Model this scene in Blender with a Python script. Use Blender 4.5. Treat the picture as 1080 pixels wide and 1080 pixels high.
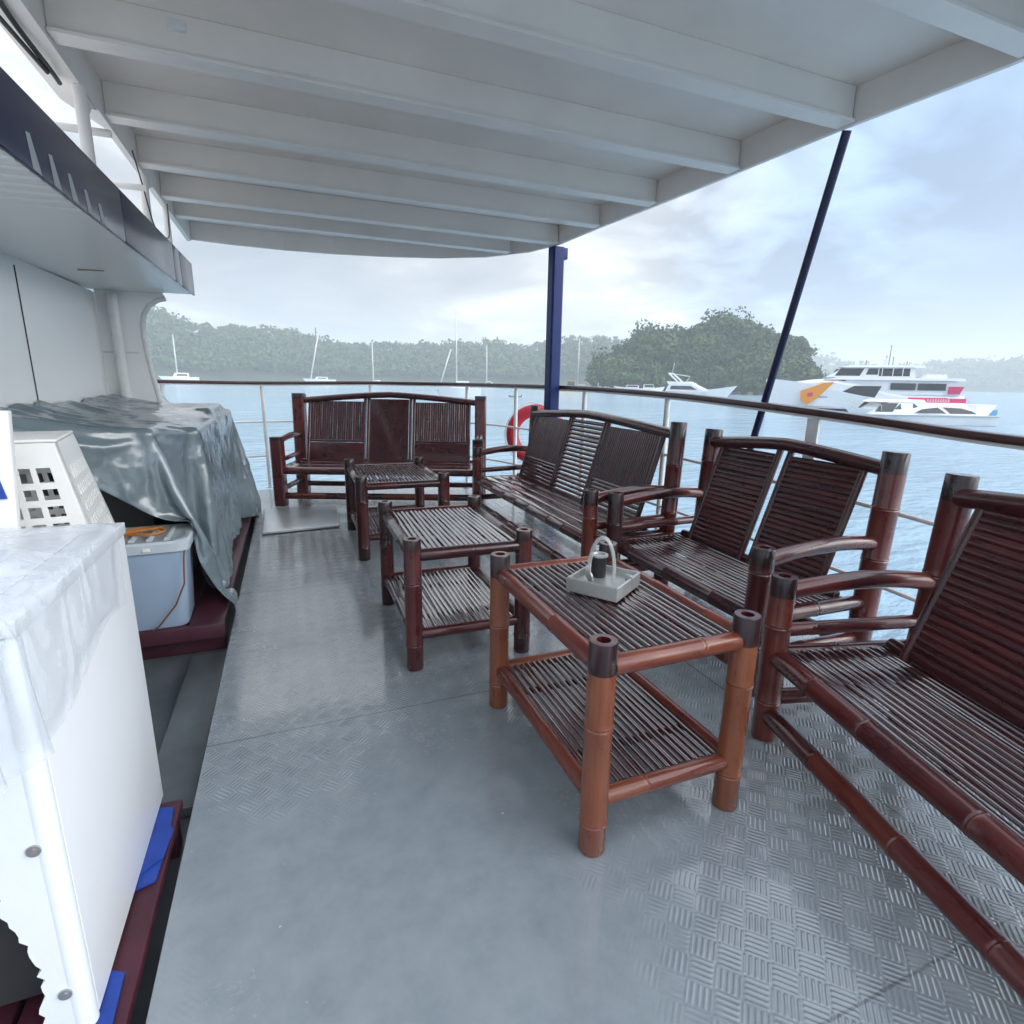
import bpy, bmesh, math, random
import numpy as np
from mathutils import Vector, Matrix, noise

# ------------------------------------------------------------------ scene reset
for o in list(bpy.data.objects):
    bpy.data.objects.remove(o)
SC = bpy.context.scene
COL = SC.collection
R = math.radians

# ------------------------------------------------------------------ camera
EYE = 1.25
YAW, PITCH, ROLL = R(21.9), math.atan(138 / 580), R(1.0)
fw = Vector((math.sin(YAW) * math.cos(PITCH), math.cos(YAW) * math.cos(PITCH), -math.sin(PITCH)))
r0 = Vector((math.cos(YAW), -math.sin(YAW), 0))
u0 = r0.cross(fw)
cr = r0 * math.cos(ROLL) + u0 * math.sin(ROLL)
cu = u0 * math.cos(ROLL) - r0 * math.sin(ROLL)
cam = bpy.data.cameras.new('camera')
cam.lens = 580 / 1080 * 36
cam.sensor_width = 36
cam.clip_start, cam.clip_end = 0.05, 9000
co = bpy.data.objects.new('camera', cam)
COL.objects.link(co)
M = Matrix((cr, cu, -fw)).transposed().to_4x4()
M.translation = (0, 0, EYE)
co.matrix_world = M
SC.camera = co

# ------------------------------------------------------------------ world, sun, exposure
SUN_EL, SUN_ROT = R(16), R(128)
world = bpy.data.worlds.new('World')
SC.world = world
world.use_nodes = True
wn, wl = world.node_tree.nodes, world.node_tree.links
wn.clear()
def wnode(t, **k):
    n = wn.new(t)
    for a, b in k.items():
        setattr(n, a, b)
    return n
sky = wnode('ShaderNodeTexSky', sky_type='NISHITA', sun_disc=False, sun_elevation=SUN_EL, sun_rotation=SUN_ROT)
geo = wnode('ShaderNodeTexCoord')
sep = wnode('ShaderNodeSeparateXYZ')
wl.new(geo.outputs['Generated'], sep.inputs[0])
den = wnode('ShaderNodeMath', operation='ADD'); den.inputs[1].default_value = 0.22
absz = wnode('ShaderNodeMath', operation='ABSOLUTE')
wl.new(sep.outputs['Z'], absz.inputs[0]); wl.new(absz.outputs[0], den.inputs[0])
dv = wnode('ShaderNodeVectorMath', operation='DIVIDE')
wl.new(geo.outputs['Generated'], dv.inputs[0])
cmb = wnode('ShaderNodeCombineXYZ')
for i in range(3):
    wl.new(den.outputs[0], cmb.inputs[i])
wl.new(cmb.outputs[0], dv.inputs[1])
n1 = wnode('ShaderNodeTexNoise'); n1.inputs['Scale'].default_value = 1.15; n1.inputs['Detail'].default_value = 7; n1.inputs['Roughness'].default_value = 0.52
n1.inputs['Distortion'].default_value = 0.3
n2 = wnode('ShaderNodeTexNoise'); n2.inputs['Scale'].default_value = 0.9; n2.inputs['Detail'].default_value = 5
mp = wnode('ShaderNodeMapping'); mp.inputs['Location'].default_value = (3.1, 7.7, 1.3)
wl.new(dv.outputs[0], n1.inputs['Vector']); wl.new(dv.outputs[0], mp.inputs[0]); wl.new(mp.outputs[0], n2.inputs['Vector'])
cr1 = wnode('ShaderNodeValToRGB')
cr1.color_ramp.elements[0].position = 0.36; cr1.color_ramp.elements[0].color = (2.7, 3.0, 3.5, 1)
cr1.color_ramp.elements[1].position = 0.66; cr1.color_ramp.elements[1].color = (7.4, 7.45, 7.6, 1)
e = cr1.color_ramp.elements.new(0.52); e.color = (4.0, 4.2, 4.5, 1)
wl.new(n1.outputs['Fac'], cr1.inputs[0])
cr2 = wnode('ShaderNodeValToRGB')
cr2.color_ramp.elements[0].position = 0.5; cr2.color_ramp.elements[0].color = (1, 1, 1, 1)
cr2.color_ramp.elements[1].position = 0.72; cr2.color_ramp.elements[1].color = (0.45, 0.45, 0.45, 1)
wl.new(n2.outputs['Fac'], cr2.inputs[0])
mx = wnode('ShaderNodeMixRGB')
# a thin place in the cloud low over the distant hills, where blue shows through
GAZ = YAW + math.atan((1075 - 540) / 596)
gdir = (math.sin(GAZ) * math.cos(R(10)), math.cos(GAZ) * math.cos(R(10)), math.sin(R(10)))
gd = wnode('ShaderNodeVectorMath', operation='DOT_PRODUCT'); gd.inputs[1].default_value = gdir
wl.new(geo.outputs['Generated'], gd.inputs[0])
gm = wnode('ShaderNodeMapRange', interpolation_type='SMOOTHSTEP'); gm.inputs['From Min'].default_value = 0.86; gm.inputs['From Max'].default_value = 0.99
gm.inputs['To Min'].default_value = 1.0; gm.inputs['To Max'].default_value = 0.08
wl.new(gd.outputs['Value'], gm.inputs['Value'])
mm = wnode('ShaderNodeMixRGB', blend_type='MULTIPLY'); mm.inputs[0].default_value = 1
wl.new(cr2.outputs[0], mm.inputs[1]); wl.new(gm.outputs[0], mm.inputs[2])
wl.new(mm.outputs[0], mx.inputs[0]); skm = wnode('ShaderNodeVectorMath', operation='SCALE'); skm.inputs['Scale'].default_value = 1.7
up_ = wnode('ShaderNodeVectorMath', operation='ADD'); up_.inputs[1].default_value = (0, 0, 0.45)
nm_ = wnode('ShaderNodeVectorMath', operation='NORMALIZE')
wl.new(geo.outputs['Generated'], up_.inputs[0]); wl.new(up_.outputs[0], nm_.inputs[0]); wl.new(nm_.outputs[0], sky.inputs['Vector'])
wl.new(sky.outputs[0], skm.inputs[0]); wl.new(skm.outputs[0], mx.inputs[1]); wl.new(cr1.outputs[0], mx.inputs[2])
bg = wnode('ShaderNodeBackground'); bg.inputs['Strength'].default_value = 0.105
wo = wnode('ShaderNodeOutputWorld')
# overcast sky: the zenith is brighter than the horizon
zf = wnode('ShaderNodeMapRange'); zf.inputs['From Min'].default_value = 0.25; zf.inputs['From Max'].default_value = 1.0
zf.inputs['To Min'].default_value = 1.0; zf.inputs['To Max'].default_value = 3.0
wl.new(sep.outputs['Z'], zf.inputs['Value'])
# unseen cloud glow round the sun behind the viewer, added to brighten the deck
SDIR = (math.sin(SUN_ROT) * math.cos(SUN_EL), math.cos(SUN_ROT) * math.cos(SUN_EL), math.sin(SUN_EL))
dt = wnode('ShaderNodeVectorMath', operation='DOT_PRODUCT'); dt.inputs[1].default_value = SDIR
wl.new(geo.outputs['Generated'], dt.inputs[0])
gl = wnode('ShaderNodeMapRange', interpolation_type='SMOOTHSTEP'); gl.inputs['From Min'].default_value = 0.42; gl.inputs['From Max'].default_value = 1.0
gl.inputs['To Min'].default_value = 0.0; gl.inputs['To Max'].default_value = 3.4
wl.new(dt.outputs['Value'], gl.inputs['Value'])
ad = wnode('ShaderNodeMath', operation='ADD')
wl.new(zf.outputs[0], ad.inputs[0]); wl.new(gl.outputs[0], ad.inputs[1])
# a brighter bank of cloud over the headland, broken up by the same noise
BAZ = YAW + math.atan((790 - 540) / 596)
bd = wnode('ShaderNodeVectorMath', operation='DOT_PRODUCT'); bd.inputs[1].default_value = (math.sin(BAZ) * math.cos(R(17)), math.cos(BAZ) * math.cos(R(17)), math.sin(R(17)))
wl.new(geo.outputs['Generated'], bd.inputs[0])
bm_ = wnode('ShaderNodeMapRange', interpolation_type='SMOOTHSTEP'); bm_.inputs['From Min'].default_value = 0.94; bm_.inputs['From Max'].default_value = 1.0
bm_.inputs['To Min'].default_value = 0.0; bm_.inputs['To Max'].default_value = 0.9
wl.new(bd.outputs['Value'], bm_.inputs['Value'])
n3 = wnode('ShaderNodeTexNoise'); n3.inputs['Scale'].default_value = 3.2; n3.inputs['Detail'].default_value = 6; n3.inputs['Distortion'].default_value = 0.4
wl.new(dv.outputs[0], n3.inputs['Vector'])
n3r = wnode('ShaderNodeMapRange'); n3r.inputs['From Min'].default_value = 0.4; n3r.inputs['From Max'].default_value = 0.62
wl.new(n3.outputs['Fac'], n3r.inputs['Value'])
bmul = wnode('ShaderNodeMath', operation='MULTIPLY'); wl.new(bm_.outputs[0], bmul.inputs[0]); wl.new(n3r.outputs[0], bmul.inputs[1])
ad2 = wnode('ShaderNodeMath', operation='ADD'); wl.new(ad.outputs[0], ad2.inputs[0]); wl.new(bmul.outputs[0], ad2.inputs[1])
sc_ = wnode('ShaderNodeVectorMath', operation='SCALE')
wl.new(mx.outputs[0], sc_.inputs[0]); wl.new(ad2.outputs[0], sc_.inputs['Scale'])
wl.new(sc_.outputs[0], bg.inputs[0]); wl.new(bg.outputs[0], wo.inputs[0])

sun = bpy.data.lights.new('sun', 'SUN')
sun.energy, sun.angle, sun.color = 1.1, R(40), (1, 0.96, 0.9)
so = bpy.data.objects.new('sun', sun); COL.objects.link(so)
sd = Vector((math.sin(SUN_ROT) * math.cos(SUN_EL), math.cos(SUN_ROT) * math.cos(SUN_EL), math.sin(SUN_EL)))
so.rotation_euler = sd.to_track_quat('Z', 'Y').to_euler()

vs = SC.view_settings
vs.view_transform, vs.look, vs.gamma, vs.use_curve_mapping = 'Standard', 'None', 1, False
vs.exposure = 0.6
SC.cycles.use_denoising = True
SC.cycles.max_bounces = 8
SC.cycles.transparent_max_bounces = 12
SC.cycles.volume_bounces = 1
SC.cycles.sample_clamp_indirect = 6

# ------------------------------------------------------------------ projection helper (survey of the site, pixels -> metres)
FPX = 580
def ray(x, y):
    return fw * FPX + cr * (x - 540) + cu * (540 - y)
def onZ(x, y, z):
    d = ray(x, y); return Vector((0, 0, EYE)) + d * ((z - EYE) / d.z)
def onX(x, y, X):
    d = ray(x, y); return Vector((0, 0, EYE)) + d * (X / d.x)
def onY(x, y, Y):
    d = ray(x, y); return Vector((0, 0, EYE)) + d * (Y / d.y)

# ------------------------------------------------------------------ mesh builder
class MB:
    def __init__(s):
        s.v, s.f, s.tone, s.guv, s.sm = [], [], [], [], []
    def add(s, verts, faces, tone=0.0, guv=None, smooth=True):
        b = len(s.v)
        s.v += [tuple(p) for p in verts]
        s.f += [tuple(b + i for i in f) for f in faces]
        s.sm += [smooth] * len(faces)
        s.tone += list(tone) if isinstance(tone, (list, tuple)) else [tone] * len(verts)
        s.guv += guv if guv else [tuple(p) for p in verts]
    def box(s, x0, x1, y0, y1, z0, z1, tone=0.0):
        v = [(x, y, z) for z in (z0, z1) for y in (y0, y1) for x in (x0, x1)]
        s.add(v, [(0, 2, 3, 1), (4, 5, 7, 6), (0, 1, 5, 4), (2, 6, 7, 3), (0, 4, 6, 2), (1, 3, 7, 5)], tone, smooth=False)
    def obox(s, o, ax, ay, az, tone=0.0):
        o, ax, ay, az = Vector(o), Vector(ax), Vector(ay), Vector(az)
        v = [o + ax * i + ay * j + az * k for k in (0, 1) for j in (0, 1) for i in (0, 1)]
        s.add(v, [(0, 2, 3, 1), (4, 5, 7, 6), (0, 1, 5, 4), (2, 6, 7, 3), (0, 4, 6, 2), (1, 3, 7, 5)], tone, smooth=False)
    def prism(s, poly, z0, z1, tone=0.0, axis='z'):
        n = len(poly)
        def P(a, b, c):
            return (a, b, c) if axis == 'z' else ((a, c, b) if axis == 'y' else (c, a, b))
        v = [P(a, b, z0) for a, b in poly] + [P(a, b, z1) for a, b in poly]
        f = [tuple(range(n - 1, -1, -1)), tuple(range(n, 2 * n))]
        f += [(i, (i + 1) % n, n + (i + 1) % n, n + i) for i in range(n)]
        s.add(v, f, tone, smooth=False)
    def sweep(s, pts, rad, tone=0.0, n=14, caps=True, sq=0, seed=0.0, flat=None, tdir=None):
        pts = [Vector(p) for p in pts]
        k = len(pts)
        rad = rad if isinstance(rad, (list, tuple)) else [rad] * k
        tone = tone if isinstance(tone, (list, tuple)) else [tone] * k
        tg = []
        for i in range(k):
            a, b = pts[max(i - 1, 0)], pts[min(i + 1, k - 1)]
            d = b - a
            if d.length < 1e-7:
                d = (pts[-1] - pts[0])
            tg.append(tdir if tdir is not None else d.normalized())
        ref = Vector((0, 0, 1)) if abs(tg[0].z) < 0.8 else Vector((0, 1, 0))
        nx = (ref - tg[0] * ref.dot(tg[0])).normalized()
        verts, tn, gv = [], [], []
        dist = 0
        for i in range(k):
            if i:
                dist += (pts[i] - pts[i - 1]).length
            nx = (nx - tg[i] * nx.dot(tg[i])).normalized()
            ny = tg[i].cross(nx)
            for j in range(n):
                a = 2 * math.pi * j / n + (math.pi / n if sq else 0)
                ca, sa = math.cos(a), math.sin(a)
                if sq:
                    q = (abs(ca) ** sq + abs(sa) ** sq) ** (-1 / sq)
                    ca, sa = ca * q, sa * q
                fx = flat if flat else 1
                verts.append(pts[i] + (nx * ca + ny * sa * fx) * rad[i])
                tn.append(tone[i])
                gv.append((a * 0.05, dist, seed))
        faces = [(i * n + j, i * n + (j + 1) % n, (i + 1) * n + (j + 1) % n, (i + 1) * n + j) for i in range(k - 1) for j in range(n)]
        if caps:
            faces += [tuple(range(n - 1, -1, -1)), tuple((k - 1) * n + j for j in range(n))]
        s.add(verts, faces, tn, gv)
        if caps:
            s.sm[-1] = s.sm[-2] = False
    def build(s, name, mat, parent=None, bevel=0, seg=2, sharp=35):
        me = bpy.data.meshes.new(name)
        me.from_pydata(s.v, [], s.f)
        at = me.attributes.new('tone', 'FLOAT', 'POINT'); at.data.foreach_set('value', np.array(s.tone, 'f'))
        gv = me.attributes.new('guv', 'FLOAT_VECTOR', 'POINT'); gv.data.foreach_set('vector', np.array(s.guv, 'f').ravel())
        me.polygons.foreach_set('use_smooth', np.array(s.sm, bool))
        bm = bmesh.new(); bm.from_mesh(me)
        bmesh.ops.recalc_face_normals(bm, faces=bm.faces)
        if bevel:
            ed = [e for e in bm.edges if len(e.link_faces) == 2 and e.calc_face_angle(0) > R(40)]
            bmesh.ops.bevel(bm, geom=ed, offset=bevel, segments=seg, profile=0.6, affect='EDGES', clamp_overlap=True)
            for f in bm.faces:
                f.smooth = True
        for e in bm.edges:
            if len(e.link_faces) == 2 and e.calc_face_angle(0) > R(sharp) and not bevel:
                e.smooth = False
        bm.to_mesh(me); bm.free()
        me.materials.append(mat)
        o = bpy.data.objects.new(name, me)
        COL.objects.link(o)
        if parent:
            o.parent = parent
        return o

def tag(o, label=None, cat=None, group=None, kind=None):
    for k, v in (('label', label), ('category', cat), ('group', group), ('kind', kind)):
        if v:
            o[k] = v
    return o
def empty(name, loc, rz=0, label=None, cat=None, group=None):
    o = bpy.data.objects.new(name, None)
    COL.objects.link(o)
    o.empty_display_size = 0.1
    o.location = loc; o.rotation_euler = (0, 0, rz)
    return tag(o, label, cat, group)
def lerp(a, b, t):
    return a + (b - a) * t
def smooth(t):
    t = max(0, min(1, t)); return t * t * (3 - 2 * t)

# ------------------------------------------------------------------ materials
def mat(name, base, rough=0.5, metal=0, coat=0, coat_rough=0.1, spec=0.5, var=0.0, vscale=6.0, bump=0.0, bscale=40.0, bdist=0.002, alpha=1.0):
    m = bpy.data.materials.new(name); m.use_nodes = True
    nt = m.node_tree; b = nt.nodes['Principled BSDF']
    b.inputs['Base Color'].default_value = (*base, 1); b.inputs['Roughness'].default_value = rough
    b.inputs['Metallic'].default_value = metal; b.inputs['Coat Weight'].default_value = coat
    b.inputs['Coat Roughness'].default_value = coat_rough; b.inputs['Specular IOR Level'].default_value = spec
    b.inputs['Alpha'].default_value = alpha
    tc = nt.nodes.new('ShaderNodeTexCoord')
    if var:
        n = nt.nodes.new('ShaderNodeTexNoise'); n.inputs['Scale'].default_value = vscale; n.inputs['Detail'].default_value = 6
        n.inputs['Roughness'].default_value = 0.6
        nt.links.new(tc.outputs['Object'], n.inputs['Vector'])
        rp = nt.nodes.new('ShaderNodeValToRGB')
        rp.color_ramp.elements[0].position = 0.3; rp.color_ramp.elements[1].position = 0.72
        rp.color_ramp.elements[0].color = (*[c * (1 - var) for c in base], 1)
        rp.color_ramp.elements[1].color = (*[min(1, c * (1 + var)) for c in base], 1)
        nt.links.new(n.outputs['Fac'], rp.inputs[0]); nt.links.new(rp.outputs[0], b.inputs['Base Color'])
        mr = nt.nodes.new('ShaderNodeMapRange')
        dr = min(0.1, var * 0.5)
        mr.inputs['To Min'].default_value = max(0.02, rough - dr); mr.inputs['To Max'].default_value = min(1, rough + dr)
        nt.links.new(n.outputs['Fac'], mr.inputs['Value']); nt.links.new(mr.outputs[0], b.inputs['Roughness'])
    if bump:
        n = nt.nodes.new('ShaderNodeTexNoise'); n.inputs['Scale'].default_value = bscale; n.inputs['Detail'].default_value = 5
        nt.links.new(tc.outputs['Object'], n.inputs['Vector'])
        bp = nt.nodes.new('ShaderNodeBump'); bp.inputs['Strength'].default_value = bump; bp.inputs['Distance'].default_value = bdist
        nt.links.new(n.outputs['Fac'], bp.inputs['Height']); nt.links.new(bp.outputs[0], b.inputs['Normal'])
    return m

class NT:
    """small helper for node maths"""
    def __init__(s, m):
        s.nt = m.node_tree; s.b = s.nt.nodes['Principled BSDF']
    def n(s, t, **k):
        x = s.nt.nodes.new(t)
        for a, b in k.items():
            setattr(x, a, b)
        return x
    def m(s, op, a, b=None, c=None):
        x = s.n('ShaderNodeMath', operation=op)
        for i, v in enumerate((a, b, c)):
            if v is None: continue
            if isinstance(v, (int, float)): x.inputs[i].default_value = v
            else: s.nt.links.new(v, x.inputs[i])
        return x.outputs[0]
    def l(s, a, b):
        s.nt.links.new(a, b)
    def noise(s, vec, scale, detail=4, rough=0.5):
        x = s.n('ShaderNodeTexNoise'); x.inputs['Scale'].default_value = scale; x.inputs['Detail'].default_value = detail
        x.inputs['Roughness'].default_value = rough
        s.l(vec, x.inputs['Vector']); return x.outputs['Fac']
    def ramp(s, fac, stops):
        x = s.n('ShaderNodeValToRGB'); el = x.color_ramp.elements
        while len(el) < len(stops): el.new(0.5)
        for e_, (p, c) in zip(el, stops):
            e_.position = p; e_.color = (*c, 1) if len(c) == 3 else c
        s.l(fac, x.inputs[0]); return x.outputs[0]
    def rng(s, v, a, b, c, d):
        x = s.n('ShaderNodeMapRange')
        for i, q in enumerate((a, b, c, d)): x.inputs[i + 1].default_value = q
        s.l(v, x.inputs[0]); return x.outputs[0]

def bamboo_mat(name='lacquered_bamboo', cw=0.55, crough=0.1, cior=1.5, bst=0.25):
    m = bpy.data.materials.new(name); m.use_nodes = True
    t = NT(m)
    a = t.n('ShaderNodeAttribute', attribute_name='tone'); g = t.n('ShaderNodeAttribute', attribute_name='guv')
    mp = t.n('ShaderNodeMapping'); mp.inputs['Scale'].default_value = (260, 5, 1); t.l(g.outputs['Vector'], mp.inputs[0])
    st = t.noise(mp.outputs[0], 1.0, 5, 0.6)
    mp2 = t.n('ShaderNodeMapping'); mp2.inputs['Scale'].default_value = (14, 7, 1); t.l(g.outputs['Vector'], mp2.inputs[0])
    bl = t.noise(mp2.outputs[0], 1.0, 4, 0.6)
    v = t.m('ADD', a.outputs['Fac'], t.m('MULTIPLY', t.m('SUBTRACT', st, 0.5), 0.5))
    v = t.m('ADD', v, t.m('MULTIPLY', t.m('SUBTRACT', bl, 0.5), 0.5))
    c = t.ramp(v, [(0.0, (0.011, 0.004, 0.006)), (0.25, (0.04, 0.005, 0.0075)), (0.5, (0.09, 0.012, 0.011)), (0.75, (0.15, 0.032, 0.016)), (1.0, (0.22, 0.066, 0.026))])
    t.l(c, t.b.inputs['Base Color'])
    t.l(t.rng(bl, 0.3, 0.7, 0.22, 0.4), t.b.inputs['Roughness'])
    t.b.inputs['Coat Weight'].default_value = cw; t.b.inputs['Coat Roughness'].default_value = crough; t.b.inputs['Coat IOR'].default_value = cior; t.b.inputs['Specular IOR Level'].default_value = 0.35
    bp = t.n('ShaderNodeBump'); bp.inputs['Strength'].default_value = bst; bp.inputs['Distance'].default_value = 0.001
    t.l(st, bp.inputs['Height']); t.l(bp.outputs[0], t.b.inputs['Normal'])
    return m

def deck_mat():
    m = bpy.data.materials.new('grey_tread_plate'); m.use_nodes = True
    t = NT(m)
    tc = t.n('ShaderNodeTexCoord')
    mp = t.n('ShaderNodeMapping'); mp.inputs['Rotation'].default_value = (0, 0, R(45)); t.l(tc.outputs['Object'], mp.inputs[0])
    sp = t.n('ShaderNodeSeparateXYZ'); t.l(mp.outputs[0], sp.inputs[0])
    S = 1 / 0.056
    px, py = t.m('MULTIPLY', sp.outputs[0], S), t.m('MULTIPLY', sp.outputs[1], S)
    par = t.m('FLOORED_MODULO', t.m('ADD', t.m('FLOOR', px), t.m('FLOOR', py)), 2)
    fx, fy = t.m('SUBTRACT', t.m('FRACT', px), 0.5), t.m('SUBTRACT', t.m('FRACT', py), 0.5)
    ip = t.m('SUBTRACT', 1, par)
    u = t.m('ADD', t.m('MULTIPLY', fx, par), t.m('MULTIPLY', fy, ip))
    w = t.m('ADD', t.m('MULTIPLY', fy, par), t.m('MULTIPLY', fx, ip))
    bar = t.m('ABSOLUTE', t.m('SUBTRACT', t.m('FRACT', t.m('MULTIPLY_ADD', u, 4.4, 0.5)), 0.5))
    bh = t.rng(bar, 0.12, 0.34, 1.0, 0.0)
    wh = t.rng(t.m('ABSOLUTE', w), 0.36, 0.46, 1.0, 0.0)
    h = t.m('MULTIPLY', bh, wh)
    wear = t.noise(tc.outputs['Object'], 1.1, 5, 0.6)
    big = t.noise(tc.outputs['Object'], 0.55, 3)
    fine = t.noise(tc.outputs['Object'], 60, 4, 0.6)
    mid = t.noise(tc.outputs['Object'], 9, 5, 0.65)
    dd = t.n('ShaderNodeVectorMath', operation='DISTANCE'); dd.inputs[1].default_value = (0.15, 1.05, 0); t.l(tc.outputs['Object'], dd.inputs[0])
    wm = t.rng(t.m('ADD', dd.outputs['Value'], t.m('MULTIPLY', t.m('SUBTRACT', wear, 0.5), 2.6)), 0.55, 1.15, 0.05, 1.0)
    hh = t.m('ADD', t.m('MULTIPLY', h, wm), t.m('MULTIPLY', fine, 0.05))
    hh = t.m('ADD', hh, t.m('MULTIPLY', mid, 0.22))
    bp = t.n('ShaderNodeBump'); bp.inputs['Strength'].default_value = 0.7; bp.inputs['Distance'].default_value = 0.0036
    t.l(hh, bp.inputs['Height']); t.l(bp.outputs[0], t.b.inputs['Normal'])
    c = t.ramp(mid, [(0.25, (0.2, 0.235, 0.26)), (0.5, (0.24, 0.276, 0.3)), (0.8, (0.28, 0.315, 0.336))])
    # welded plate seams and chips in the paint
    s0 = t.n('ShaderNodeSeparateXYZ'); t.l(tc.outputs['Object'], s0.inputs[0])
    yw = t.m('ADD', s0.outputs[1], t.m('MULTIPLY', t.m('SUBTRACT', mid, 0.5), 0.012))
    seam = None
    for ys in (-0.85, 0.54, 1.93, 3.41, 4.66):
        d = t.rng(t.m('ABSOLUTE', t.m('SUBTRACT', yw, ys)), 0.002, 0.005, 1, 0)
        seam = d if seam is None else t.m('MAXIMUM', seam, d)
    sx = t.rng(t.m('ABSOLUTE', t.m('SUBTRACT', s0.outputs[0], 1.62)), 0.002, 0.005, 1, 0)
    seam = t.m('MAXIMUM', seam, sx)
    chip = t.n('ShaderNodeTexVoronoi'); chip.inputs['Scale'].default_value = 13; t.l(tc.outputs['Object'], chip.inputs['Vector'])
    ch = t.m('MULTIPLY', t.rng(chip.outputs['Distance'], 0.03, 0.06, 1, 0), t.rng(fine, 0.5, 0.56, 0, 1))
    mx1 = t.n('ShaderNodeMixRGB'); mx1.inputs[2].default_value = (0.05, 0.055, 0.06, 1)
    t.l(t.m('MULTIPLY', seam, 0.5), mx1.inputs[0]); t.l(c, mx1.inputs[1])
    mx2 = t.n('ShaderNodeMixRGB'); mx2.inputs[2].default_value = (0.55, 0.56, 0.56, 1)
    t.l(t.m('MULTIPLY', ch, 0.8), mx2.inputs[0]); t.l(mx1.outputs[0], mx2.inputs[1])
    t.l(mx2.outputs[0], t.b.inputs['Base Color'])
    rg = t.m('ADD', t.rng(wear, 0.35, 0.65, 0.28, 0.1), t.rng(fine, 0.3, 0.7, -0.04, 0.06))
    t.l(rg, t.b.inputs['Roughness'])
    t.b.inputs['Specular IOR Level'].default_value = 0.6; t.b.inputs['IOR'].default_value = 1.5
    # a film of rain water lies over the paint
    wet = t.noise(tc.outputs['Object'], 0.8, 4, 0.55)
    t.l(t.rng(wet, 0.36, 0.6, 0.55, 1.0), t.b.inputs['Coat Weight'])
    t.l(t.rng(wet, 0.36, 0.6, 0.14, 0.04), t.b.inputs['Coat Roughness'])
    t.b.inputs['Coat IOR'].default_value = 1.7
    b2 = t.n('ShaderNodeBump'); b2.inputs['Strength'].default_value = 0.4; b2.inputs['Distance'].default_value = 0.0036
    t.l(hh, b2.inputs['Height']); t.l(b2.outputs[0], t.b.inputs['Coat Normal'])
    return m

def water_mat():
    m = bpy.data.materials.new('sea_water'); m.use_nodes = True
    t = NT(m)
    tc = t.n('ShaderNodeTexCoord')
    mp = t.n('ShaderNodeMapping'); mp.inputs['Rotation'].default_value = (0, 0, R(-28)); mp.inputs['Scale'].default_value = (0.55, 1.25, 1)
    t.l(tc.outputs['Object'], mp.inputs[0])
    a = t.noise(mp.outputs[0], 1.5, 5, 0.55); b = t.noise(mp.outputs[0], 0.25, 3); c = t.noise(mp.outputs[0], 0.03, 4)
    h = t.m('ADD', t.m('MULTIPLY', a, 0.35), t.m('MULTIPLY', b, 0.65))
    bp = t.n('ShaderNodeBump'); bp.inputs['Strength'].default_value = 1.0; bp.inputs['Distance'].default_value = 1.1
    t.l(h, bp.inputs['Height']); t.l(bp.outputs[0], t.b.inputs['Normal'])
    col = t.ramp(c, [(0.35, (0.27, 0.4, 0.5)), (0.65, (0.33, 0.47, 0.57))])
    t.l(col, t.b.inputs['Base Color'])
    t.b.inputs['Roughness'].default_value = 0.12; t.b.inputs['IOR'].default_value = 1.33
    return m

def leaf_mat(name, dark, light):
    m = bpy.data.materials.new(name); m.use_nodes = True
    t = NT(m)
    a = t.n('ShaderNodeAttribute', attribute_name='tone')
    t.l(t.ramp(a.outputs['Fac'], [(0, dark), (1, light)]), t.b.inputs['Base Color'])
    t.b.inputs['Roughness'].default_value = 0.6; t.b.inputs['Specular IOR Level'].default_value = 0.25
    return m

def tarp_mat():
    m = mat('grey_plastic_tarp', (0.145, 0.19, 0.212), 0.24, spec=0.9, coat=0.4, coat_rough=0.12, var=0.2, vscale=3)
    t = NT(m)
    tc = t.n('ShaderNodeTexCoord')
    mp = t.n('ShaderNodeMapping'); mp.inputs['Scale'].default_value = (1, 0.7, 1); t.l(tc.outputs['Object'], mp.inputs[0])
    x = t.n('ShaderNodeTexNoise'); x.inputs['Scale'].default_value = 7; x.inputs['Detail'].default_value = 4; x.inputs['Distortion'].default_value = 1.4
    x.noise_type = 'RIDGED_MULTIFRACTAL'
    t.l(mp.outputs[0], x.inputs['Vector'])
    y = t.noise(tc.outputs['Object'], 22, 3)
    h = t.m('ADD', x.outputs['Fac'], t.m('MULTIPLY', y, 0.3))
    bp = t.n('ShaderNodeBump'); bp.inputs['Strength'].default_value = 0.55; bp.inputs['Distance'].default_value = 0.012
    t.l(h, bp.inputs['Height']); t.l(bp.outputs[0], t.b.inputs['Normal'])
    return m

def film_mat():
    m = bpy.data.materials.new('milky_plastic_film'); m.use_nodes = True
    t = NT(m)
    tc = t.n('ShaderNodeTexCoord')
    mp = t.n('ShaderNodeMapping'); mp.inputs['Scale'].default_value = (1, 1.2, 1); t.l(tc.outputs['Object'], mp.inputs[0])
    x = t.n('ShaderNodeTexNoise'); x.noise_type = 'RIDGED_MULTIFRACTAL'; x.inputs['Scale'].default_value = 7; x.inputs['Detail'].default_value = 3.0; x.inputs['Distortion'].default_value = 0.9
    t.l(mp.outputs[0], x.inputs['Vector'])
    bp = t.n('ShaderNodeBump'); bp.inputs['Strength'].default_value = 0.5; bp.inputs['Distance'].default_value = 0.02
    t.l(x.outputs['Fac'], bp.inputs['Height']); t.l(bp.outputs[0], t.b.inputs['Normal'])
    t.b.inputs['Base Color'].default_value = (0.72, 0.77, 0.82, 1)
    t.b.inputs['Roughness'].default_value = 0.12; t.b.inputs['Coat Weight'].default_value = 0.5
    t.b.inputs['Alpha'].default_value = 0.38
    t.b.inputs['Subsurface Weight'].default_value = 0.0
    return m

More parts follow.
